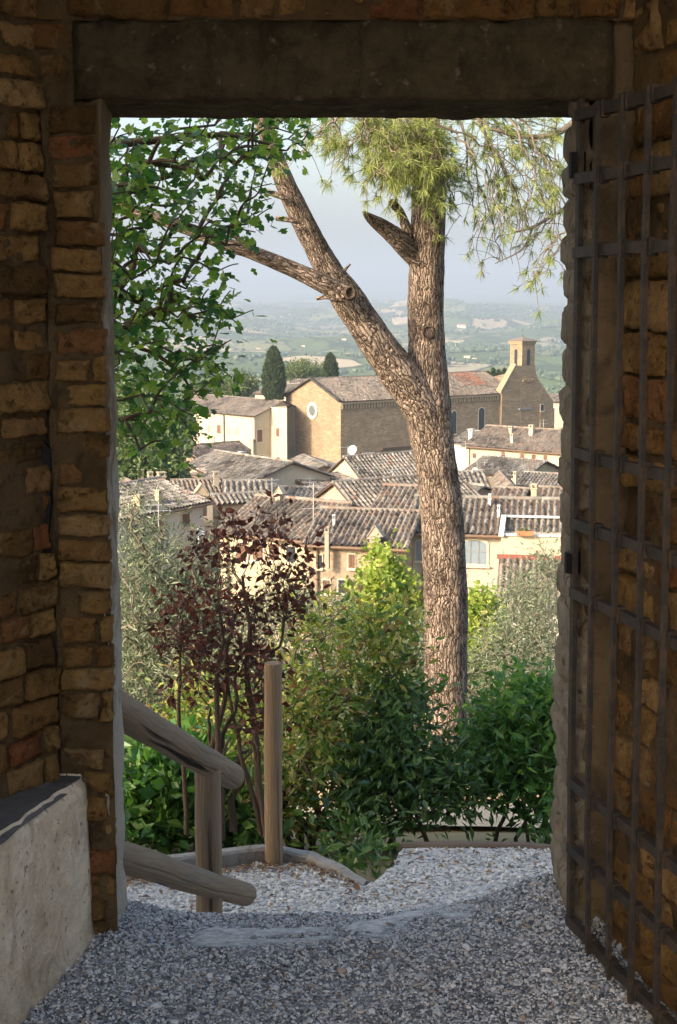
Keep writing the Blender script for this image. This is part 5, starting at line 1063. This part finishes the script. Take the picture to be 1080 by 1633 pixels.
# transverse gable, tower, flared apse
Yt = at_z(823, 626, A[2])[1]
g0 = at_plane(797, 629, P0, V); tw0 = at_plane(813, 640, P0, V)     # along the side wall
ga = np.dot(g0 - A, U); 
def sp(s_, v_, z_): return A + U * s_ + V * v_ + Zu * z_
zz_ = lambda py, s_, v_: at_plane(*( (to_px(sp(s_, v_, 0))[0], py)), sp(s_, v_, 0), V)[2] - A[2]
s1 = ga
tws = np.dot(at_plane(828, 640, P0, V) - A, U); twe = np.dot(at_plane(848, 640, P0, V) - A, U); tw_w = twe - tws; tw_v = 2.9
ztop = zz_(545, tws, 0.); zbel = zz_(600, tws, 0.)
e0 = np.dot(at_plane(879, 640, P0, V) - A, U); zs = zz_(583, tws, 0.)
q = MB(); sl0 = np.dot(at_plane(797, 626, P0, V) - A, U); sl1 = np.dot(at_plane(819, 600, P0, V) - A, U)
wprism(q, [sp(sl0, -.3, -18), sp(twe + (e0 - twe) * .2, -.3, -18), sp(twe + (e0 - twe) * .2, -.3, zz_(608, twe, 0)), sp(twe + .35, -.3, zz_(596, twe, 0)), sp(twe + .05, -.3, zs), sp(tws - .05, -.3, zs), sp(sl1, -.3, zs), sp(sl0, -.3, .15)], V * 1.0)
wprism(q, [sp(tws - .2, -.33, -18), sp(e0, -.33, -18), sp(e0, -.33, zz_(640, e0, 0.)), sp(twe + (e0 - twe) * .55, -.33, zz_(622, twe, 0)), sp(twe + (e0 - twe) * .25, -.33, zz_(607, twe, 0)), sp(twe + .1, -.33, zz_(598, twe, 0)), sp(tws - .2, -.33, zz_(604, tws, 0))], V * 7)
wprism(q, [sp(e0 - 3.2, -.55, -18), sp(e0 + .1, -.55, -18), sp(e0 + .1, -.55, zz_(651, e0, 0)), sp(e0 - 3.2, -.55, zz_(646, e0, 0))], V * 6)
q.build('transept', CHB, CH['root'])
q = MB(); zc_ = zz_(605, tws, 0)
for k in range(7): q.box(sp(tws + (twe - tws) * (k + .5) / 7, -.5, zc_ - .2), (.22, .2, .5), basis=basis(U, V))
q.build('tower_frieze', CHB, CH['root'])
q = MB(); cx_, cy_ = (tws + twe) / 2, -.25 + tw_v / 2
wprism(q, [sp(tws, -.25, zbel - 2), sp(twe, -.25, zbel - 2), sp(twe, -.25 + tw_v, zbel - 2), sp(tws, -.25 + tw_v, zbel - 2)], Zu * (ztop - zbel + 2))
for z_, k in ((ztop, .26), (ztop - .32, .14)): q.box(sp(cx_, cy_, z_), (tw_w + 2 * k, tw_v + 2 * k, .26), basis=basis(U, V))
to = q.build('bell_tower', CHB, CH['root'])
q = MB(); b4 = [sp(cx_ + a * (tw_w / 2 + .4), cy_ + b * (tw_v / 2 + .4), ztop + .14) for a, b in ((-1, -1), (1, -1), (1, 1), (-1, 1))]; ap = sp(cx_, cy_, ztop + .8)
q.add(np.vstack(b4 + [ap]), [(0, 1, 4), (1, 2, 4), (2, 3, 4), (3, 0, 4), (3, 2, 1, 0)], tile=np.full(5, .6), tint=np.full(5, .7)); q.tube(np.array([ap - Zu * .1, ap + Zu * .3]), .05, 8); q.build('tower_roof', T_FAR, to)
for dirp, uu_, vv_ in ((sp(cx_, -.25, 0), U, V), (sp(tws, cy_, 0), V, U)):
    q = MB(); hw = tw_w * .12; zc0, zc1 = zbel + (ztop - zbel) * .12, zbel + (ztop - zbel) * .78; k = zc1 - hw; cc = dirp
    q.prism([cc + uu_ * -hw + Zu * zc0 - vv_ * .0, cc + uu_ * hw + Zu * zc0] + [cc + uu_ * hw * math.cos(x) + Zu * (k + hw * math.sin(x)) for x in np.linspace(0, math.pi, 11)], -vv_ * .03)
    q.build('belfry_opening', GLASS, to)
window(CH, 862, 645, 867, 655, 'open', P=sp(e0, -.55, 0), glass=GLASS)
for py_, xa, xb in ((652, 828, 848),):
    q = MB(); a_, b_ = at_plane(xa, py_, sp(0, -.55, 0), V), at_plane(xb, py_, sp(0, -.55, 0), V); q.box((a_ + b_) / 2, (np.dot(b_ - a_, U), .3, .25), basis=basis(U, V)); q.build('string_course', LEAD, CH['root'])
q = MB(); q.prism([sp(sl0 - .3, -.45, .0), sp(sl1 - .1, -.45, zs), sp(sl1 - .1, -.45, zs + .35), sp(sl0 - .3, -.45, .45)], V * 1.3); q.build('coping', CHB, CH['root'])
# red patch of newer tiles near the tower
q = MB(); pa_ = at_plane(772, 612, CH['sP'], CH['sN']); SLv = (CH['R0'] - (A + V * 0)); S = np.cross(CH['sN'], U); S = S / np.linalg.norm(S)
smax = math.hypot(CH['W'] / 2, CH['W'] / 2 * .42); slope(q, A + U * (ga - 5.2) + S * (smax * .38) + CH['sN'] * .04, U, 5.2, S, smax * .60, CH['sN'], 55, .34, .5); q.build('new_tiles', [T_RED, WOODD], CH['roof'])

# ------------------------------------------------------------------ convent left of the church, roofs behind it
CV = house('convent', 'long cream convent wing with a row of small arched windows', (250, 650), (405, 665), 238, 632, CREAM, T_FAR, h=14, pitch=.36, over=.35, cat='convent', tile_pitch=.36, row=.5, W=12)
for x0, y0, x1, y1, k in ((331, 677, 336, 690, 'open'), (346.5, 678, 352.5, 691, 'shut'), (362, 681, 367, 692, 'open'), (375.5, 682, 381, 694, 'open'), (314, 675, 319, 688, 'open')): window(CV, x0, y0, x1, y1, k, shape='round' if k == 'open' else 'rect', glass=m_plain('grey_shutter', (.28, .23, .18)))
dpt = at_plane(357, 661, CV['P0'] - CV['V'] * .15, CV['V']); q = MB(); q.tube(np.array([dpt, dpt - Zu * 5.5]), .09, 8); q.build('drainpipe', WOODD, CV['root'])
SP = CV['B'] - CV['U'] * .35
window(CV, 410, 685, 418, 705, 'shut', P=SP, U=CV['V'], V=-CV['U']); window(CV, 411, 726, 419, 742, 'dark', P=SP, U=CV['V'], V=-CV['U'])
q = MB(); l0 = at_plane(431, 652, SP, CV['U']); l1 = at_plane(457.5, 655, l0, CV['V']); l1[2] = l0[2]
cc_ = CH['A'] + CH['V'] * (CH['W'] + .1) + CH['U'] * .6; cc_ = np.array([cc_[0], cc_[1], l1[2]]); lb = l0 + CV['V'] * 5
wallmesh(q, [[a_ - Zu * 14, b_ - Zu * 14, b_ + Zu * .3, a_ + Zu * .3] for a_, b_ in ((l0, l1), (l1, cc_), (cc_, lb), (lb, l0))] + [[x_ + Zu * .3 for x_ in (l0, l1, cc_, lb)]]); lk = q.build('link_wall', CREAM, CV['root'])
for x0, y0, x1, y1, k in ((441, 683, 446, 696, 'shut'), (440, 729, 449, 738, 'open')): window(CV, x0, y0, x1, y1, k, P=l0, U=CV['U'], V=CV['V'], shape='rect' if k == 'shut' else 'round', glass=WOODD)
for i, (a, b, Y, pr_, lab) in enumerate((((402, 628), (500, 634), 236, 613, 'low tiled roof with two chimneys behind the cypress'), ((455, 622), (560, 624), 262, 606, 'reddish hipped roof behind the church gable'), ((858, 640), (930, 644), 262, 630, 'reddish roofs at far right behind the bell tower'))):
    hb = house('rear_house', lab, a, b, Y, pr_, CREAM, T_FAR, h=6, pitch=.34, tile_pitch=.4, row=.6)
    if i == 0: pot(hb, 461, 620, 9, 5, BEIGE, 238); pot(hb, 478, 622, 9, 4, BEIGE, 238)

# ------------------------------------------------------------------ aerials, dishes, pipes
def aerial(px, py0, py1, Y, label, bars=((.15, 26), (.3, 18)), w=.025):
    g = ppm(Y); q = MB(); a, b = at(px, py0, Y), at(px, py1, Y); q.tube(np.array([a, b]), w, 6)
    for k, l in bars:
        c = b + (a - b) * k; q.tube(np.array([c - [l / 2 / g, .1, .02], c + [l / 2 / g, .1, .02]]), w * .6, 5)
        for j in range(5): d = c + np.array([(j / 4 - .5) * l / g, 0, 0]); q.tube(np.array([d - [.05, .25, 0], d + [.05, .25, 0]]), w * .35, 4)
    tag(q.build('roof_aerial', METAL, None, True), label, 'aerial', 'television aerials on the roofs')
for px, y0, y1, Y, lab, b in ((500, 860, 770, 70, 'tall aerial mast beside the yellow house roof', ((.05, 30), (.45, 40))), (571, 780, 745, 108, 'white pipe like mast by the mossy roof', ((.05, 14),)), (434, 800, 762, 82, 'aerial over the striped short roof', ((.1, 20), (.25, 14))), (626, 785, 745, 90, 'thin aerial left of the trunk on the grey roof', ((.1, 18), (.2, 12))), (743, 790, 764, 88, 'white cross shaped aerial just right of the trunk', ((.25, 26), (.8, 40))), (743, 735, 706, 125, 'aerial before the dark grey hip roof', ((.05, 30),)), (761, 750, 728, 118, 'aerial mast above the round dish', ((.1, 16),)), (773, 752, 736, 118, 'short aerial on the long mottled roof', ((.1, 10),)), (867, 690, 668, 150, 'aerial at the right end of the shuttered house', ((.1, 10), (.35, 14))), (253, 850, 800, 66, 'bent aerial above the white house window', ((.1, 55), (.3, 40))), (407, 775, 757, 106, 'low aerial left of the arcaded house', ((.2, 30),)), (494, 790, 760, 98, 'aerial mast before the church door', ((.1, 14), (.3, 20))), (555, 735, 712, 130, 'slanted aerial against the church side wall', ((.05, 30),))): aerial(px, y0, y1, Y, lab, b)
def dish(px, py, Y, rpx, label, rot=.3):
    c = at(px, py, Y); rr = rpx / ppm(Y); q = MB(); n = np.array([math.sin(rot), -math.cos(rot), .35]); n /= np.linalg.norm(n); u_ = np.cross(n, Zu); u_ /= np.linalg.norm(u_); v_ = np.cross(u_, n); a = np.linspace(0, 2 * math.pi, 21)
    g = np.array([[c + (u_ * math.cos(x) + v_ * math.sin(x)) * rr * k + n * rr * .25 * k * k for x in a] for k in (0.02, .4, .75, 1., .99, .7, .02)]); g[4:] -= n * .03; q.grid(g); q.tube(np.array([c, c - n * .15, c - n * .15 - Zu * rr * 2.2]), .03, 6); q.tube(np.array([c - v_ * rr, c + n * rr * .9]), .015, 5)
    tag(q.build('satellite_dish', WHITE, None, True), label, 'dish', 'satellite dishes')
dish(758, 750, 112, 5, 'small white satellite dish beside the pine trunk on the right'); dish(320, 848, 66, 8, 'round dish on the white house wall behind olive sprays', .8); dish(563, 718, 128, 8, 'dark mesh dish by the church wall corner', -.6)
# ------------------------------------------------------------------ trees round the church
def cypress(px, ytop, ybase, wpx, Y, label, n=5200, seed=1):
    r = np.random.RandomState(seed); b, t = at(px, ybase, Y), at(px, ytop, Y); H = t[2] - b[2]; g = ppm(Y); R = wpx / 2 / g
    root = empty('cypress_tree', b - Zu * 5, label, 'tree', 'dark cypress trees beside the church')
    k = r.rand(n) ** .85; ang = r.uniform(0, 2 * math.pi, n); prof = np.interp(k, [0, .15, .4, .7, .9, 1], [.75, .95, 1., .78, .42, .03])
    d = np.stack([np.cos(ang), np.sin(ang), np.zeros(n)], -1); lump = 1 + .22 * fbm(np.column_stack([d[:, :2] * 1.6, k * 7 + seed]), 3)
    rr = R * prof * lump * r.uniform(.72, 1.0, n)
    P = b + np.column_stack([d[:, 0] * rr, d[:, 1] * rr, k * H * .97])
    mb = MB(); leaf_cloud(mb, P, d * .5 + [0, 0, 1.], np.full(n, .55), .4, r, .2, .35, 0)
    th_ = np.linspace(0, 2 * math.pi, 17); kk = np.linspace(0, .96, 16); pr = np.interp(kk, [0, .15, .4, .7, .9, 1], [.75, .95, 1., .78, .42, .03])
    G = np.array([[b + np.array([math.cos(a) * R * p * .72, math.sin(a) * R * p * .72, k_ * H]) for a in th_] for k_, p in zip(kk, pr)]); mb.grid(G)
    mb.build('crown', LF_CYP, root); q = MB(); q.tube(np.array([b - Zu * 6, b + Zu * H * .5]), [.3, .1], 8); q.build('trunk', TWIG, root)
cypress(437, 553, 640, 36, 226, 'tall dark cypress standing left of the church gable', seed=2)
cypress(527, 565, 616, 24, 255, 'smaller cypress behind the church roof ridge', 3600, 3)
for x_, yt, w_ in ((786, 589, 9), (795, 591, 9), (804, 589, 8), (778, 594, 8), (604, 597, 10)): cypress(x_, yt, 625, w_, 268, {786: 'dark cypress tip just left of the bell tower buttress', 795: 'cypress tip nearest the tower over the red tiles', 804: 'cypress tip partly behind the tower coping', 778: 'small low cypress tip furthest from the tower', 604: 'small dark tree top over the church ridge left of the trunk'}[x_], 900, x_)
def roundtree(label, spec, Y, base, seed, n=260, per=26, size=.5):
    shrub('umbrella_pine', label, 'tree', base, Y, spec, n, per, size, .45, m_leaf('pine_crown', [(.035, .06, .018), (.06, .10, .028), (.10, .14, .04), (.15, .18, .06)], .15, None, .6), TWIG, seed, .3, .55, group='rounded pines behind the convent', crown='crown', stem_name='trunk', up=.8, shell=.33)
roundtree('broad rounded pine crown between the two cypresses', [(485, 592, 285, 36, 16, 4.5), (470, 596, 285, 22, 10, 3.5), (503, 597, 285, 20, 10, 3.5)], 285, (485, 640), 61)
roundtree('rounded dark pine behind the convent roof nearest the cypress', [(388, 612, 240, 24, 16, 3.5), (375, 622, 240, 22, 12, 3.)], 240, (385, 650), 62, 200)
roundtree('rounded pine at left partly behind the broadleaf branches', [(345, 618, 245, 30, 18, 4.), (318, 628, 245, 28, 16, 4.)], 245, (340, 660), 63, 220)

# ------------------------------------------------------------------ the valley: woods, hedgerows, farmhouses
r = np.random.RandomState(90)
def woods():
    pos = []
    n = 150000; Y = np.exp(r.uniform(math.log(430), math.log(6200), n)); X = r.uniform(-.27, .27, n) * (Y + 30)
    f = fbm(P3(X / 170, Y / 130, 3.), 4) + .25 * fbm(P3(X / 700, Y / 600, 9.), 2)
    hedge = np.abs(fbm(P3(X / 120 + 40, Y / 150, 7.), 3)) < .012
    keep = (f > .24) | (hedge & (r.rand(n) < .8)) | (r.rand(n) < .004)
    X, Y = X[keep], Y[keep]; return X, Y
X, Y = woods(); m = min(len(X), 30000); i = r.permutation(len(X))[:m]; X, Y = X[i], Y[i]; Zt = th(X, Y)
hgt = r.uniform(2.2, 5.0, m) * (1 + Y / 6000) ; wid = hgt * r.uniform(.45, .85, m); tall = r.rand(m) < .12; wid[tall] *= .35; hgt[tall] *= 1.5
sh = IV[None] * (1 + r.uniform(-.25, .25, (m, 12, 1))); R = randrot(m, r); sh = np.einsum('nij,nkj->nki', R, sh)
v = sh * np.column_stack([wid, wid, hgt * .55])[:, None] + np.column_stack([X, Y, Zt + hgt * .42])[:, None]
q = MB(); q.add(v.reshape(-1, 3), (IF[None] + (np.arange(m) * 12)[:, None, None]).reshape(-1, 3))
tag(q.build('far_woodland', m_leaf('woodland', [(.025, .045, .02), (.04, .07, .025), (.065, .10, .035), (.10, .13, .05)], 0.)), 'woods and hedgerow trees scattered over the hazy valley', 'woodland', kind='stuff')
FARM_W = m_plain('farm_wall', (.62, .54, .43), .9, 0, .1); FARM_R = m_plain('farm_roof', (.40, .24, .16), .9, 0, .1)
def farm(px, py, wpx, label, long=1.0, pink=False):
    P = on_terrain(px, py)
    if P is None: return
    g = ppm(P[1]); L = wpx * .8 / g; W = L * .5; h = L * .26 * long; rot = r.uniform(-.5, .5); root = empty('farmhouse', P, label, 'farmhouse', 'farmhouses scattered in the valley')
    U = np.array([math.cos(rot), math.sin(rot), 0]); V = np.array([-U[1], U[0], 0]); q = MB(); q.box(P + Zu * (h / 2 - 1), (L, W, h + 2), basis=basis(U, V)); q.build('wall', FARM_W, root)
    q = MB(); t = P + Zu * h; a = 1.08; q.prism([t - U * L / 2 * a - V * W / 2 * a, t - U * L / 2 * a + V * W / 2 * a, t - U * L / 2 * a + Zu * W * .28], U * L * a); q.build('roof', FARM_R, root)
for a in ((484, 553, 7, 'tiny white farmhouse left of the trunk above the vineyards'), (736, 523, 17, 'large pale villa on a wooded rise right of the trunk'), (733, 529, 9, 'lower annex beside the pale villa'), (549, 543, 9, 'pale farmhouse beside the leaning pine limb'), (449, 506, 6, 'tiny pink house among trees on the left hills'), (462, 503, 6, 'small house at the edge of the left village'), (476, 507, 5, 'small pale house in the left hills above the valley road'), (741, 503, 6, 'small house on a pale hill right of the trunk'), (860, 489, 8, 'far house on the ridge near the right jamb'), (872, 494, 6, 'tiny house just below the ridge house at right'), (846, 496, 5, 'tiny far house left of the ridge house'), (754, 463, 5, 'leftmost white house of the far hilltop village'), (762, 462, 6, 'middle white house of the far hilltop village'), (770, 463, 5, 'right hand house of the far hilltop village'), (779, 462, 4, 'last small house of the far hilltop village'), (745, 571, 12, 'farmhouse among trees in the valley right of the trunk'), (757, 573, 8, 'smaller farm building beside the valley farmhouse'), (630, 497, 6, 'tiny far farmhouse between the pine limbs'), (616, 482, 5, 'faint far house high between the pine limbs'), (555, 566, 9, 'farm building in the fields above the church roof'), (412, 557, 8, 'small farmhouse left of the tall cypress')): farm(*a)

# ------------------------------------------------------------------ the haze
q = MB(); q.box((0, 6000, 80), (14000, 16600, 380)); hz = q.build('haze', None or bpy.data.materials.new('haze')); m = hz.data.materials[0]; m.use_nodes = True; t = m.node_tree; t.nodes.clear()
vo = t.nodes.new('ShaderNodeVolumePrincipled'); vo.inputs['Color'].default_value = (.48, .57, .69, 1); vo.inputs['Density'].default_value = 2.8e-4; vo.inputs['Anisotropy'].default_value = .1
ot = t.nodes.new('ShaderNodeOutputMaterial'); t.links.new(vo.outputs[0], ot.inputs['Volume']); hz['kind'] = 'stuff'; hz['label'] = 'pale bluish haze over the valley'
